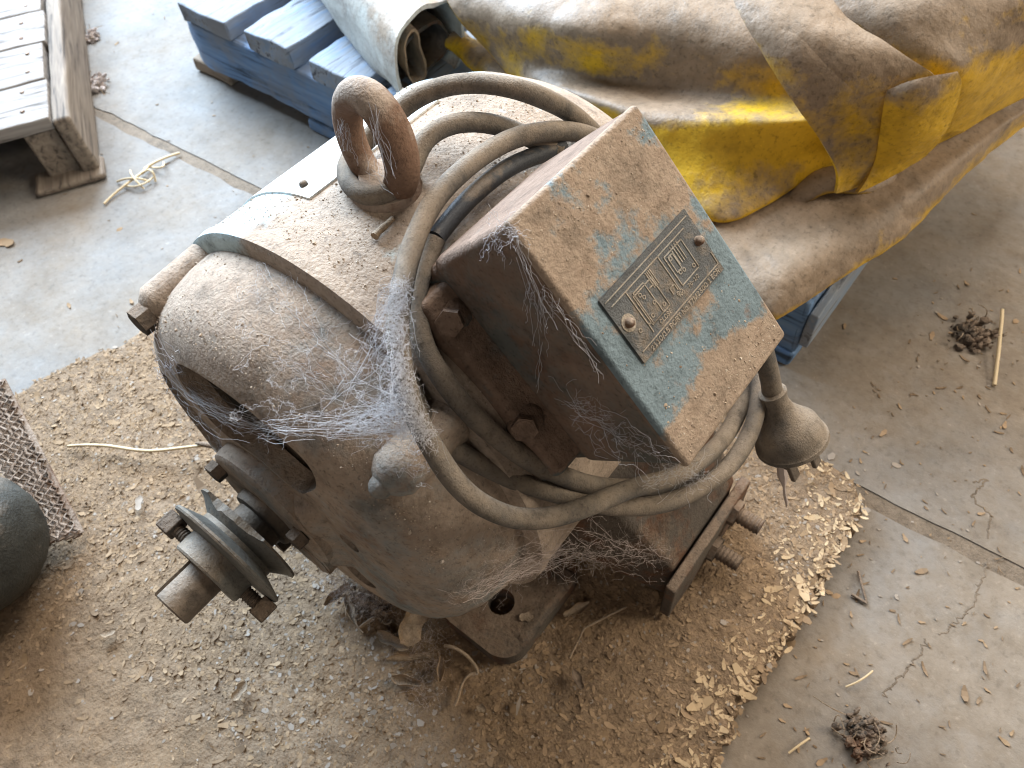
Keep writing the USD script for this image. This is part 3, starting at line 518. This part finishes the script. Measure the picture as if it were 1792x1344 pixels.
obj('centre_fold', sheet(g, 200, 330, wr=.008, sc=13, seed=8, fine=.0014, cre=.010), m_tarp_c, tarp, smooth=60)
g = G([[(1370, -80, .222), (1550, -80, .238), (1700, -80, .238), (1880, -80, .232)], [(1390, 12, .208), (1560, 0, .228), (1700, 0, .228), (1880, -15, .222)], [(1440, 64, .202), (1600, 62, .215), (1712, 58, .212), (1880, 22, .204)],
       [(1520, 112, .192), (1662, 122, .197), (1735, 112, .189), (1880, 65, .178)], [(1530, 205, .146), (1668, 190, .160), (1745, 152, .158), (1880, 95, .145)], [(1510, 312, .106), (1672, 228, .124), (1752, 184, .126), (1880, 118, .122)]])
g = tuck(tuck(g, .012, -.006), .05, 0)
obj('top_layer', sheet(g, 160, 200, wr=.007, sc=15, seed=18, fine=.0014, cre=.008), m_tarp, tarp, smooth=60)
g = G([[(1262, -60, .232), (1345, -60, .236), (1440, -60, .236)], [(1290, 15, .224), (1365, 5, .230), (1470, 20, .226)], [(1335, 92, .210), (1415, 76, .221), (1545, 72, .220)], [(1400, 188, .184), (1478, 158, .198), (1600, 108, .211)],
       [(1438, 250, .160), (1515, 216, .172), (1640, 140, .200)], [(1462, 292, .142), (1528, 276, .144), (1640, 196, .172)], [(1468, 340, .122), (1545, 308, .118), (1640, 250, .134)]])
obj('flap', sheet(g, 180, 140, wr=.006, sc=16, seed=28, fine=.0014, cre=.007), m_tarp_f, tarp, smooth=60)
g = G([[(1556, 158, .196), (1612, 138, .206), (1668, 128, .205)], [(1546, 210, .174), (1604, 192, .186), (1674, 158, .191)], [(1534, 268, .144), (1592, 250, .154), (1654, 214, .163)], [(1496, 334, .116), (1556, 304, .122), (1612, 270, .132)]])
obj('gusset', sheet(g + A([.001, -.003, .002]), 90, 70, wr=.004, sc=25, seed=38, thick=.003, fine=.001, cre=.006), m_tarp, tarp, smooth=60)
obj('hem', tube(spline(pts([(1378, 358, 'z', .106), (1410, 335, 'z', .112), (1450, 315, 'z', .118), (1500, 318, 'z', .114), (1550, 300, 'z', .112)]), 40), np.interp(np.linspace(0, 1, 40), [0, .15, .5, 1], [.003, .008, .012, .009]), 20, flat=.55, wob=.002), m_tarp3, tarp, smooth=60)
# open-ended roll at the left
mc = onz(752, 92, .112); th = np.linspace(0, 2 * np.pi, 60, endpoint=False)
def roll(x0, x1, ry, rz, wall, c, seed, n=60):
    xs = np.linspace(x0, x1, n); vs = []
    for sgn in (0, 1):
        for x in (xs if not sgn else xs[::-1]):
            k = 1 - sgn * wall / ry; sq = (np.abs(np.cos(th))**4 + np.abs(np.sin(th))**4)**-.25 * .5 + .5
            P = np.stack([np.full(60, x), c[1] + ry * k * np.cos(th) * sq, c[2] + (rz - sgn * wall) * np.sin(th) * sq], -1)
            vs.append(P)
    v = np.vstack(vs); v[:, 1] += (mc[0] - v[:, 0]) * .40; v[:, 1:] += ((meshkit.fbm(v * [9, 25, 25], 3, seed) - .5) * .016)[:, None]
    m_ = 60; nn = 2 * n; k, j = np.meshgrid(np.arange(nn), np.arange(m_), indexing='ij'); j2 = (j + 1) % m_; k2 = (k + 1) % nn
    a, b, c_, d_ = k * m_ + j, k * m_ + j2, k2 * m_ + j2, k2 * m_ + j
    return v, np.vstack([np.stack([a, b, c_], -1).reshape(-1, 3), np.stack([a, c_, d_], -1).reshape(-1, 3)])
obj('roll', roll(-.95, mc[0], .046, .040, .0035, mc, 61), m_tarp2, tarp, smooth=60)
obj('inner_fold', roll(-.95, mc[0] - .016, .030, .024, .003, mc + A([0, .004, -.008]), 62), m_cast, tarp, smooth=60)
obj('inner_fold', roll(-.95, mc[0] - .008, .012, .026, .002, mc + A([0, -.012, -.002]), 63), m_husk, tarp, smooth=60)
obj('hem', tube(spline(pts([(795, 72, 'z', .094), (835, 100, 'z', .096), (880, 140, 'z', .097), (940, 172, 'z', .097), (1040, 200, 'z', .096), (1100, 225, 'z', .094)]), 60), .0125, 20, flat=.7, wob=.003), m_tarp, tarp, smooth=60)

# ---------------------------------------------------------------- dark machine at the left edge
mach = thing('old_machine', 'dark rounded metal housing with a strip of rusty expanded mesh, cut by the left edge', 'machine')
mo = onz(-58, 965, .044); hv = Manifold.sphere(.044, 64).scale([1, 1.15, 1]) + Manifold.cylinder(.1, .043, .043, 48).rotate([0, -90, 20]).translate([0, .0, -.002])
hv = jit(hv.translate(mo.tolist()), .012, 26, 70)
obj('housing', hv, m_dark, mach, smooth=40)
e0, e1 = onz(-75, 670, .075), onz(64, 948, .028); ed_ = (e1 - e0); el = np.linalg.norm(ed_); ed_ /= el; ew = np.cross(ed_, [0, 0, 1.]); ew = -ew / np.linalg.norm(ew); ew = ew * .75 + A([0, 0, -.5]); ew /= np.linalg.norm(ew)
lat = []; nu, nv = 46, 8; W_ = .026
for k in range(nv + 1):
    p = [e0 + ed_ * el * i / nu + ew * (W_ * (k + .36 * (1 if (i + k) % 2 else -1)) / nv) + np.cross(ed_, ew) * .0012 * ((i + k) % 2) for i in range(nu + 1)]
    lat.append(tube(A(p) + rng.normal(0, .0005, (nu + 1, 3)), .0010, 5, flat=.6))
obj('mesh_strip', cat(*lat), m_rust, mach, smooth=50)
obj('strip_edge', tube(A([e0 + ew * (W_ * 1.05), e1 + ew * (W_ * 1.05)]), .0022, 8, flat=.5), m_rust, mach, smooth=50)
obj('backing', cat(*[tube(A([e0 + ew * W_ * q_ - [0, 0, .004], e1 + ew * W_ * q_ - [0, 0, .004]]), W_ * .13, 8, flat=.4) for q_ in (.1, .3, .5, .7, .9)]), m_rust, mach, smooth=50)

# ---------------------------------------------------------------- straw, twigs, husks, clumps
def stalk(name, label, lists, r, m, cat_='straw', group=None):
    o = thing(name, label, cat_, group) if len(lists) > 1 else None
    for k, (p, rr) in enumerate(lists):
        me = tube(spline(pts(p), 10 * len(p)) if len(p) > 2 else pts(p), rr if np.ndim(rr) == 0 else np.interp(np.linspace(0, 1, 10 * len(p) if len(p) > 2 else 2), np.linspace(0, 1, len(rr)), rr), 8, wob=.0004, seed=k)
        q = obj('stalk' if o else name, me, m, o, smooth=60)
        if not o: meta(q, label, cat_, group)
B0 = .003
stalk('straw', 'long pale straw lying on the chipboard left of the pulley', [([(118, 781, 'z', B0), (150, 779, 'z', .005), (200, 782, 'z', .008), (252, 789, 'z', .009), (300, 786, 'z', .010), (357, 780, 'z', .012)], [.0010, .0013, .0014, .0013, .0011])], 0, m_straw)
stalk('twig', 'short dark stem at the end of the long straw beside the bearing housing', [([(343, 776, 'z', .014), (360, 778, 'z', .016), (384, 786, 'z', .014)], [.001, .0022, .0012])], 0, m_cast, 'twig')
fz = ZF + .002
stalk('straw_clump', 'tangled tuft of pale straw on the concrete between the two pallets', [([(182, 357, 'z', fz), (215, 327, 'z', fz + .002), (238, 310, 'z', fz + .004), (260, 292, 'z', fz + .002)], 0.00122), ([(205, 318, 'z', fz), (238, 312, 'z', fz + .006), (262, 318, 'z', fz)], 0.00109),
    ([(228, 298, 'z', fz), (238, 316, 'z', fz + .006), (252, 330, 'z', fz)], 0.00095), ([(248, 305, 'z', fz), (266, 300, 'z', fz + .008), (272, 318, 'z', fz)], 0.00109), ([(252, 296, 'z', fz + .002), (280, 280, 'z', fz + .003), (314, 268, 'z', fz)], 0.00136), ([(262, 292, 'z', fz), (284, 292, 'z', fz + .006), (286, 284, 'z', fz + .002)], 0.00095), ([(218, 325, 'z', fz), (246, 324, 'z', fz + .004), (270, 308, 'z', fz + .002)], 0.00088)], 0, m_straw)
stalk('straw', 'straight straw standing beside the dirt clump at the right edge of the photo', [([(1754, 542, 'z', fz + .008), (1748, 610, 'z', fz + .005), (1740, 674, 'z', fz)], .0015)], 0, m_straw)
stalk('straw', 'short straw on the concrete near the lower right, by the mossy clump', [([(1480, 1202, 'z', fz), (1506, 1190, 'z', fz + .002), (1527, 1174, 'z', fz + .001)], .0006)], 0, m_straw)
stalk('straw', 'stubby straw near the chipboard edge at the bottom of the photo', [([(1380, 1318, 'z', fz), (1400, 1303, 'z', fz + .0015), (1416, 1292, 'z', fz + .001)], .0007)], 0, m_straw)
stalk('forked_twig', 'small grey forked twig on the concrete beside the crumbling board corner', [([(1502, 1000, 'z', fz), (1510, 1030, 'z', fz + .001), (1517, 1056, 'z', fz)], .0009), ([(1490, 1040, 'z', fz), (1517, 1056, 'z', fz)], .0010)], 0, m_cast, 'twig')
stalk('knobbly_twig', 'short knobbly pale twig lying on top of the motor barrel', [([(655, 414, 'c', R + .002), (664, 404, 'c', R + .002), (674, 395, 'c', R + .002), (686, 383, 'c', R + .0015)], [.0019, .0014, .0016, .0012, .0012])], 0, m_husk, 'twig')
stalk('twig', 'thin forked twig on the chipboard to the right of the motor foot', [([(1096, 1062, 'z', .008), (1060, 1080, 'z', .007), (1022, 1100, 'z', .005)], .0008), ([(1022, 1100, 'z', .005), (1008, 1128, 'z', .003), (996, 1152, 'z', .002)], .0007)], 0, m_husk, 'twig')
stalk('bent_twig', 'bent grey twig with a leaf scar in front of the motor foot', [([(778, 1130, 'z', .010), (812, 1144, 'z', .010), (832, 1166, 'z', .006), (836, 1178, 'z', .004)], .0011), ([(832, 1178, 'z', .004), (812, 1190, 'z', .004), (804, 1212, 'z', .004), (796, 1235, 'z', .003)], .0010)], 0, m_husk, 'twig')
def leaf(name, label, at_, L, W, curl, yaw, tilt=0., cup=.4, seed=0, m=None, cat_='husk'):
    u, w = np.meshgrid(np.linspace(-1, 1, 12), np.linspace(-1, 1, 9), indexing='ij'); wd = W * np.sqrt(np.clip(1 - .92 * u**2, 0, 1)) * (1 + .2 * np.sin(5 * u + seed))
    a = w * curl; x = u * L + .0 * a; y = wd * np.sin(a) / max(curl, .3); z = wd * (1 - np.cos(a)) / max(curl, .3) + cup * L * u**2 * .4
    P = np.stack([x, y, z], -1).reshape(-1, 3); P += (meshkit.noise(P * 180 + seed, seed)[:, None] - .5) * W * .35
    ct, st = math.cos(tilt), math.sin(tilt); P = P @ A([[1, 0, 0], [0, ct, st], [0, -st, ct]]); c, s_ = math.cos(yaw), math.sin(yaw); P = P @ A([[c, s_, 0], [-s_, c, 0], [0, 0, 1]])
    P[:, 2] -= P[:, 2].min(); P += at_; k = len(P); f = grid_faces(12, 9); th_ = A([0, 0, .0006])
    v = np.vstack([P, P - th_]); rim = np.r_[np.arange(9), np.arange(1, 12) * 9 + 8, 11 * 9 + np.arange(7, -1, -1), np.arange(10, 0, -1) * 9]; r2 = np.roll(rim, -1)
    f = np.vstack([f, f[:, ::-1] + k, np.stack([rim, r2, r2 + k], -1), np.stack([rim, r2 + k, rim + k], -1)])
    meta(obj(name, (v, f), m or m_husk, smooth=60), label, cat_)
leaf('curled_husk', 'curled brown husk in front of the motor, left of the cobwebbed heap', onz(612, 1070, .002), .011, .0050, 1.9, 2.7, .3, seed=1)
leaf('curled_husk', 'narrow upright husk between the curled husk and the motor', onz(650, 1085, .002), .009, .0035, 2.2, 1.2, .6, seed=2)
leaf('open_husk', 'pale open husk with a dark hollow, nearest the middle of the bottom edge', onz(712, 1192, .002), .010, .0062, 2.0, .4, .2, seed=3)
leaf('long_pod', 'long split seed pod lying in front of the motor foot', onz(722, 1150, .002), .016, .0042, 2.0, .75, .2, seed=4)
leaf('dead_leaf', 'crumpled brown leaf leaning under the lower edge of the motor bell', onz(722, 1090, .002), .016, .011, .8, 1.9, .9, seed=5)
leaf('orange_leaf_scrap', 'small orange leaf scrap lying on the motor foot beside its bolt hole', onz(921, 1080, .016), .0042, .0030, .5, .7, .2, seed=6)
leaf('curled_leaf', 'curled pale leaf lying behind the motor foot', onz(1008, 1066, .002), .0095, .005, 1.8, 1.1, .4, seed=7)
leaf('wood_sliver', 'flat grey wood sliver on the chipboard near the bottom edge', onz(907, 1234, .003), .0055, .0020, .15, 2.0, .1, cup=0, seed=8, m=m_flake[2], cat_='wood sliver')
leaf('husk', 'light husk beside the bottom edge, left of the grey wood sliver', onz(842, 1240, .003), .0030, .0024, .9, .2, .1, seed=9)
leaf('leaf_scrap', 'tan leaf scrap on the chipboard between the pulley and the left machine', onz(190, 1108, .003), .0048, .0026, .6, .9, .1, seed=10)
leaf('chip', 'pale loose chip on the concrete by the left edge of the photo', onz(12, 425, ZF + .001), .009, .005, .3, .4, .1, seed=11, m=m_flake[0], cat_='wood chip')
leaf('dark_crumb', 'grey flake lying on the chipboard left of the broken pulley', onz(243, 880, .003), .0062, .0024, .3, 2.4, .2, seed=12, m=m_flake[2], cat_='flake')
leaf('curled_husk', 'small curled husk beside the bottom husks, right of the long pod', onz(770, 1172, .002), .008, .0046, 2.0, 2.2, .3, seed=21)
leaf('curled_husk', 'husk half hidden in the dirt heap below the bearing housing', onz(590, 1040, .004), .010, .0050, 1.8, 1.4, .4, seed=22)
leaf('curled_husk', 'broad brown husk below the dirt heap, above the open husk', onz(690, 1120, .002), .012, .0060, 1.6, .2, .5, seed=23)
leaf('leaf_scrap', 'tan scrap at the bottom edge of the photo below the pulley', onz(420, 1210, .003), .006, .0035, .9, 1.7, .2, seed=24)
leaf('leaf_scrap', 'dark leaf scrap on the chipboard right of the bent twig', onz(1010, 1190, .003), .006, .003, .9, 2.6, .2, seed=25, m=m_cast)
def clump(name, label, c, size, n, seed, m, cat_='dirt clump'):
    r = np.random.default_rng(seed); o = thing(name, label, cat_); ms = []
    for k in range(n):
        a = r.normal(0, 1, 3) * A([1, 1, .45]) * size * .5; a[2] = abs(a[2]); q = trimesh.creation.icosphere(1, size * r.uniform(.03, .16)); v = A(q.vertices); v *= r.uniform(.4, 1.3, 3); v += (meshkit.noise(v * 700 + k, seed)[:, None] - .5) * size * .14; a *= .62; ms.append((v + a + c, A(q.faces)))
    meta(obj('crumbs', cat(*ms), m, o, smooth=False), kind='stuff')
    fb = []
    for k in range(n // 9):
        a = c + r.normal(0, 1, 3) * A([1, 1, .3]) * size * .6 + [0, 0, size * .2]; b = a + r.normal(0, 1, 3) * A([1, 1, .4]) * size * .4; b[2] = max(b[2], ZF + .001); a[2] = max(a[2], ZF + .001)
        fb.append(tube(spline([a, (a + b) / 2 + r.normal(0, size * .15, 3), b], 7), size * .018, 4))
    meta(obj('fibres', cat(*fb), m_husk, o, smooth=50), kind='stuff')
clump('dirt_clump', 'dark crumbly dirt clump on the concrete at the right edge, beside a straw', onz(1705, 590, ZF + .001), .022, 120, 4, m_cast)
clump('mossy_clump', 'dark mossy clump of dirt on the concrete in the lower right corner', onz(1510, 1290, ZF + .001), .018, 170, 5, m_cast)
clump('fluff_clump', 'dusty fluff gathered against the grey pallet, nearer the camera', onz(165, 150, ZF + .001), .026, 70, 6, m_web2, 'dust fluff')
clump('fluff_clump', 'dusty fluff with a brown scrap beside the grey pallet, farther from the camera', onz(162, 68, ZF + .001), .022, 50, 7, m_web2, 'dust fluff')
clump('dirt_heap', 'grey cobwebbed heap of dirt under the front of the motor', onz(655, 1050, .002), .019, 150, 8, m_cast)

# crumbs on the concrete, grains of dust on the motor
n = 1700; cx, cy = rng.uniform(-1.0, .62, n), rng.uniform(-.25, 1.0, n); cx[:900] = rng.uniform(.2, .5, 900); cy[:900] = rng.uniform(.0, .6, 900)
keep = ~((cx > board_xl(cy) - .004) & (cx < board_xr(cy) + .002) & (cy < .35)) & ~((cx > -.7) & (cx < .15) & (cy > .40)); cx, cy = cx[keep], cy[keep]; n = len(cx)
p = instancer('floor_crumbs', chips, np.stack([cx, cy, cx * 0 + ZF + .0006], -1), quat_lie(n, .15), np.repeat(rng.lognormal(-.95, .5, n)[:, None], 3, 1), rng.choice(5, n, p=[.25, .1, .3, .15, .2]))
meta(p, 'fine crumbs, chips and grit scattered over the concrete floor', 'crumbs', kind='stuff')
def grain(seed):
    v = A(trimesh.creation.icosphere(0, 1.0).vertices); return v * np.random.default_rng(seed).uniform(.6, 1.2, (len(v), 1)), A(trimesh.creation.icosphere(0, 1.0).faces)
gm = mat('dust_grain', {'oi': ('object_info', {}), 'r': ('rgb_ramp', {'ramp': [(0, (.26, .2, .15)), (.7, (.4, .325, .25)), (1, (.55, .49, .42))]}), 'p': ('principled_bsdf', {'roughness': .95, 'specular_ior_level': .1})}, [('oi.random', 'r.fac'), ('r.color', 'p.base_color')])
gp = []
th_ = rng.uniform(20, 132, 5200); gp.append(A([polar(R - .0003, a, b) for a, b in zip(th_, rng.uniform(.118, .258, 5200))]))
a_, b_ = rng.uniform(15, 130, 2200), rng.uniform(.068, .112, 2200); gp.append(A([polar(np.interp(b, [.0655, .072, .085, .1, .1145], [.1, .106, .112, .1155, .1165]) - .0002, a, b) for a, b in zip(a_, b_)]))
y_, u_ = rng.uniform(.1445, .2185, 9000), rng.uniform(-.054, .0525, 9000); w_ = np.interp(u_, [-.054, -.047, -.040, 0, .03, .05], [1, 1, .1, .1, .35, .6]) * np.clip(meshkit.fbm(np.stack([y_ * 40, u_ * 40, 0 * u_], -1), 3, 77) * 3 - .9, .05, 1)
onp = (y_ > .1525) & (y_ < .211) & (u_ > -.0155) & (u_ < .0145); kp = (rng.uniform(0, 1, 9000) < w_) & ~onp; gp.append(AX + np.outer(y_[kp], YV) + np.outer(u_[kp], U45) + N45 * .1911)
gp = np.vstack(gp); n = len(gp)
p = instancer('dust_grains', [(grain(k), gm) for k in range(3)], gp, quat_lie(n, 1.), np.repeat((.00024 * rng.lognormal(0, .5, n))[:, None], 3, 1), rng.integers(0, 3, n))
meta(p, 'loose grains of brown dust lying over the motor and its terminal box lid', 'dust', kind='stuff')

# ---------------------------------------------------------------- cobwebs
def fibre(a, b, r, sag=.0, wig=.002, k=8):
    t = np.linspace(0, 1, k)[:, None]; p = a * (1 - t) + b * t; w = rng.normal(0, 1, (k, 3)) * wig; w[1:-1] = (w[:-2] + w[1:-1] * 2 + w[2:]) / 4
    return tube(p + w * np.sin(np.pi * t) - A([0, 0, sag]) * 4 * t * (1 - t), r, 3, cap=False)
def along(path, t):
    path = A(path); d = np.r_[0, np.cumsum(np.linalg.norm(np.diff(path, axis=0), axis=1))]; d /= d[-1]
    return np.stack([np.interp(t, d, path[:, k]) for k in range(3)], -1)
def fan(P, Q, n, r, spread=.003, wig=.002, sag=0., pa=(0, 1), qa=(0, 1)):
    a = along(P, rng.uniform(*pa, n)) + rng.normal(0, spread * .5, (n, 3)); b = along(Q, rng.uniform(*qa, n)) + rng.normal(0, spread, (n, 3))
    return [fibre(x, y, r * rng.uniform(.6, 1.3), sag * rng.uniform(.3, 1.2), wig) for x, y in zip(a, b)]
def fuzz(P, n, ln, r, spread):
    a = along(P, rng.uniform(0, 1, n)) + rng.normal(0, spread, (n, 3)); return [fibre(x, x + rng.normal(0, ln, 3), r, 0, ln * .35, 6) for x in a]
def rope(P, n, r, spread, wig=.001):
    out = []
    for k in range(n):
        t0 = rng.uniform(0, .7); t1 = min(1, t0 + rng.uniform(.2, .6)); q = along(P, np.linspace(t0, t1, 12)) + rng.normal(0, spread, 3) + np.cumsum(rng.normal(0, wig * .4, (12, 3)), 0); out.append(tube(q, r * rng.uniform(.6, 1.3), 3, cap=False))
    return out
def web(name, label, ms, m=None): meta(obj(name, cat(*ms), m or m_web, smooth=False), label, 'cobweb')
T = .000046
cabl = pts([(700, 492, 'b', .138), (693, 560, 'b', .144), (697, 640, 'b', .149), (714, 705, 'b', .150), (745, 765, 'b', .149)])
belledge = pts([(262, 590, 'c', .118), (283, 622, 'c', .109), (312, 665, 'y', .062), (350, 700, 'y', .060), (400, 728, 'y', .061), (455, 745, 'y', .064), (505, 748, 'c', .112), (560, 746, 'c', .116), (640, 748, 'c', .124), (700, 745, 'c', .135)])
def net(nodes, k, dmax, r, wig=.0006):
    from scipy.spatial import cKDTree
    tr = cKDTree(nodes); dd, ii = tr.query(nodes, k + 1); out = []
    for a in range(len(nodes)):
        for d_, b in zip(dd[a][1:], ii[a][1:]):
            if d_ < dmax and a < b: out.append(fibre(nodes[a], nodes[b], r * rng.uniform(.5, 1.3), 0, wig + d_ * .10, 5))
    return out
def between(P, Q, n, power, jit, pa=(0, 1), qa=(0, 1)):   # nodes of a sheet hung between two lines, denser at P
    t = rng.uniform(0, 1, n); q = rng.uniform(0, 1, n)**power; a, b = along(P, pa[0] + (pa[1] - pa[0]) * t), along(Q, qa[0] + (qa[1] - qa[0]) * t)
    return a * (1 - q[:, None]) + b * q[:, None] + rng.normal(0, jit, (n, 3))
lower = pts([(585, 748, 'c', .119), (640, 770, 'c', .121), (690, 800, 'c', .125), (755, 850, 'b', .135)])
upper = pts([(560, 745, 'c', .117), (590, 700, 'c', .118), (600, 640, 'c', .119), (640, 580, 'c', .124), (680, 520, 'c', .129)])
ms = rope(belledge, 34, T * 1.6, .0016, .0016) + rope(belledge[:6], 30, T * 1.4, .0024, .003) + fan(cabl, belledge[6:], 34, T, .0035, .0012, .002, pa=(.6, 1))
ms += net(between(cabl[2:], belledge[6:], 900, 1.5, .0022, qa=(1, 0)), 3, .014, T) + net(between(cabl, upper, 760, 2.2, .0025, qa=(1, 0)), 3, .016, T) + net(between(cabl[3:], lower, 460, 1.3, .003, qa=(0, 1)), 3, .016, T)
ms += fan(cabl, upper, 26, T * 1.3, .004, .002, .001) + rope(pts([(600, 650, 'c', .119), (620, 690, 'c', .12), (655, 712, 'c', .125), (700, 735, 'b', .145)]), 26, T * 1.5, .0012, .0012) + fuzz(belledge[2:7], 150, .0035, T, .002)
web('cobweb', 'large white cobweb stretched from the cable across the front bell of the motor', ms)
ms = net(between(cabl, cabl + A([.003, -.003, .001]), 1700, 1., .0022), 3, .006, T) + fuzz(cabl, 160, .0022, T, .0022) + rope(cabl, 26, T * 1.2, .0022, .0022)
for k in range(60):
    t = rng.uniform(); c = along(cabl, A([t]))[0] - N45 * .006; tt = along(cabl, A([min(1, t + .03)]))[0] - along(cabl, A([max(0, t - .03)]))[0]; tt /= np.linalg.norm(tt); x1 = np.cross(tt, N45); x1 /= np.linalg.norm(x1); x2 = np.cross(tt, x1)
    an = np.linspace(0, 2 * np.pi * rng.uniform(.4, .9), 12) + rng.uniform(0, 6); ms.append(tube(c + np.outer(np.cos(an), x1) * .0056 + np.outer(np.sin(an), x2) * .0056 + tt * np.linspace(-1, 1, 12)[:, None] * rng.normal(0, .006), T * 1.1, 3, cap=False))
web('cobweb_sleeve', 'fuzzy white web clinging round the cable left of the terminal box', ms)
nett = []
nodes = A([onc(u, v, .1175) for u, v in zip(rng.uniform(400, 680, 130), rng.uniform(450, 740, 130))])
for k, a in enumerate(nodes):
    dd = np.linalg.norm(nodes - a, axis=1); 
    for j in np.argsort(dd)[1:4]:
        if dd[j] < .026: nett.append(fibre(a, nodes[j], T * .9, 0, .0012))
for pth in ([(430, 450, 'c', .124), (470, 500, 'c', .121), (520, 560, 'c', .119), (560, 600, 'c', .118)], [(500, 470, 'c', .122), (520, 520, 'c', .119), (545, 585, 'c', .118), (600, 650, 'c', .118)], [(430, 610, 'c', .114), (520, 640, 'c', .117), (590, 690, 'c', .119)]): nett += rope(pts(pth), 10, T * 1.3, .0016, .0014)
web('cobweb_net', 'thin net of threads over the top of the front bell', nett)
hv_ = pts([(335, 705, 'y', .066), (380, 740, 'y', .068), (430, 765, 'y', .072), (470, 772, 'y', .074)])
web('cobweb', 'grey web hanging in the opening of the bell above the bearing housing', fuzz(hv_, 200, .006, T, .004) + fan(hv_, pts([(380, 790, 'y', .055), (430, 800, 'y', .06), (480, 790, 'y', .066)]), 50, T, .004, .003))
sd = lambda l: pts([(u, v, 'y', .1405) for u, v in l])
ms = []
for l, k, w in (([(890, 398), (905, 430), (925, 470), (945, 515), (948, 560), (950, 610), (943, 676)], 13, 1.), ([(880, 402), (872, 430), (885, 465)], 7, .8), ([(945, 515), (970, 545), (985, 560)], 12, 1), ([(928, 480), (925, 530), (926, 565)], 10, .8), ([(880, 400), (860, 420), (845, 455)], 8, .6)): ms += rope(sd(l), k, T * 1.3, .0008, .0012)
ms += rope(pts([(898, 392, 'b', .193), (935, 455, 'b', .1925), (985, 540, 'b', .1925), (1030, 610, 'b', .1925), (1070, 668, 'b', .1925)]), 9, T * 1.3, .0008, .0022) + fuzz(sd([(870, 396), (895, 400), (905, 420)]), 45, .0028, T, .0016)
web('cobweb', 'branching white web down the front corner of the terminal box', ms)
tg = sd([(1000, 690), (1040, 720), (1080, 745), (1120, 785), (1165, 815)])
web('cobweb_tangle', 'tangled web low on the terminal box front above the crossing cables', rope(tg, 36, T * 1.2, .0035, .003) + fuzz(tg, 90, .005, T, .003))
web('cobweb', 'white web tufts on the cable under the lower corner of the terminal box', rope(pts([(1120, 850, 'b', .142), (1150, 838, 'b', .145), (1185, 822, 'b', .15)]), 24, T * 1.4, .0016, .0015))
web('cobweb', 'curled web fibres at the lowest corner of the terminal box lid', fuzz(pts([(1195, 832, 'b', .185), (1225, 825, 'b', .18)]), 60, .0045, T, .0025))
lw = pts([(850, 985, 'b', .11), (920, 955, 'b', .118), (1000, 945, 'b', .12), (1080, 955, 'b', .118), (1150, 972, 'b', .11)])
lw2 = pts([(800, 1055, 'c', .128), (860, 1022, 'c', .128), (930, 990, 'b', .098), (1000, 965, 'b', .11)])
web('cobweb', 'matted dusty web under the lowest cable loop above the motor foot', fuzz(lw, 170, .006, T * .8, .006) + net(between(lw, lw2, 420, 1., .004), 3, .014, T * .8) + rope(lw, 24, T * 1.3, .005, .004) + rope(lw2, 52, T * 1.5, .0016, .0015) + fuzz(lw2, 60, .005, T, .002), m_web2)
th0 = pts([(607, 170, 'y', .171), (600, 205, 'y', .166), (607, 255, 'y', .160), (622, 300, 'y', .158), (640, 320, 'y', .158)])
web('cobweb_threads', 'loose white threads hanging inside the lifting eye', rope(th0[:3], 24, T * 1.3, .0012, .0012) + rope(th0, 3, T, .0008, .001) + fan(pts([(625, 165, 'y', .171), (660, 190, 'y', .165)]), pts([(640, 320, 'y', .155), (690, 300, 'y', .15)]), 12, T, .003, .0015) + fuzz(pts([(640, 290, 'c', .131), (680, 300, 'c', .132)]), 50, .004, T, .003)
    + [fibre(*pts([(640, 300, 'c', .134), (688, 340, 'c', .136)]), T * 2.6), fibre(*pts([(650, 296, 'c', .134), (692, 330, 'c', .136)]), T * 2.4), fibre(*pts([(690, 300, 'c', .136), (697, 340, 'c', .134)]), T * 2.2)])
hp = onz(655, 1050, .012)
web('cobweb', 'grey lint-like web over the dirt heap under the motor front', fuzz(pts([(570, 1010, 'z', .012), (620, 1030, 'z', .016), (680, 1070, 'z', .014)]), 380, .007, T, .005) + fuzz(pts([(700, 1130, 'z', .006), (760, 1110, 'z', .006), (740, 1240, 'z', .005)]), 260, .006, T, .006), m_web2)
web('hanging_debris', 'string of cobweb and dirt hanging below the plug pins', [tube(spline(pts([(1366, 800, 'y', .25), (1372, 835, 'y', .25), (1376, 850, 'y', .25), (1375, 888, 'y', .25)]), 24), np.interp(np.linspace(0, 1, 24), [0, .3, .45, .6, .9, 1], [.003, .0035, .002, .0008, .0011, .0003]), 7, wob=.002)], m_web2)
# hairline cracks in the slab
for l in ([(1728, 985), (1712, 1030), (1700, 1060), (1668, 1095), (1648, 1112)], [(1618, 1118), (1612, 1145), (1582, 1178), (1560, 1200), (1545, 1222)], [(1700, 845), (1730, 838), (1700, 870), (1732, 900), (1730, 940)]):
    q = pts([(u, v, 'z', ZF) for u, v in l]); q = np.vstack([along(q, np.linspace(0, 1, 40))]) + np.c_[rng.normal(0, .0009, (40, 2)), np.zeros(40)]
    obj('crack', tube(q, .0007, 6, flat=.35), m_joint, floor, smooth=False)
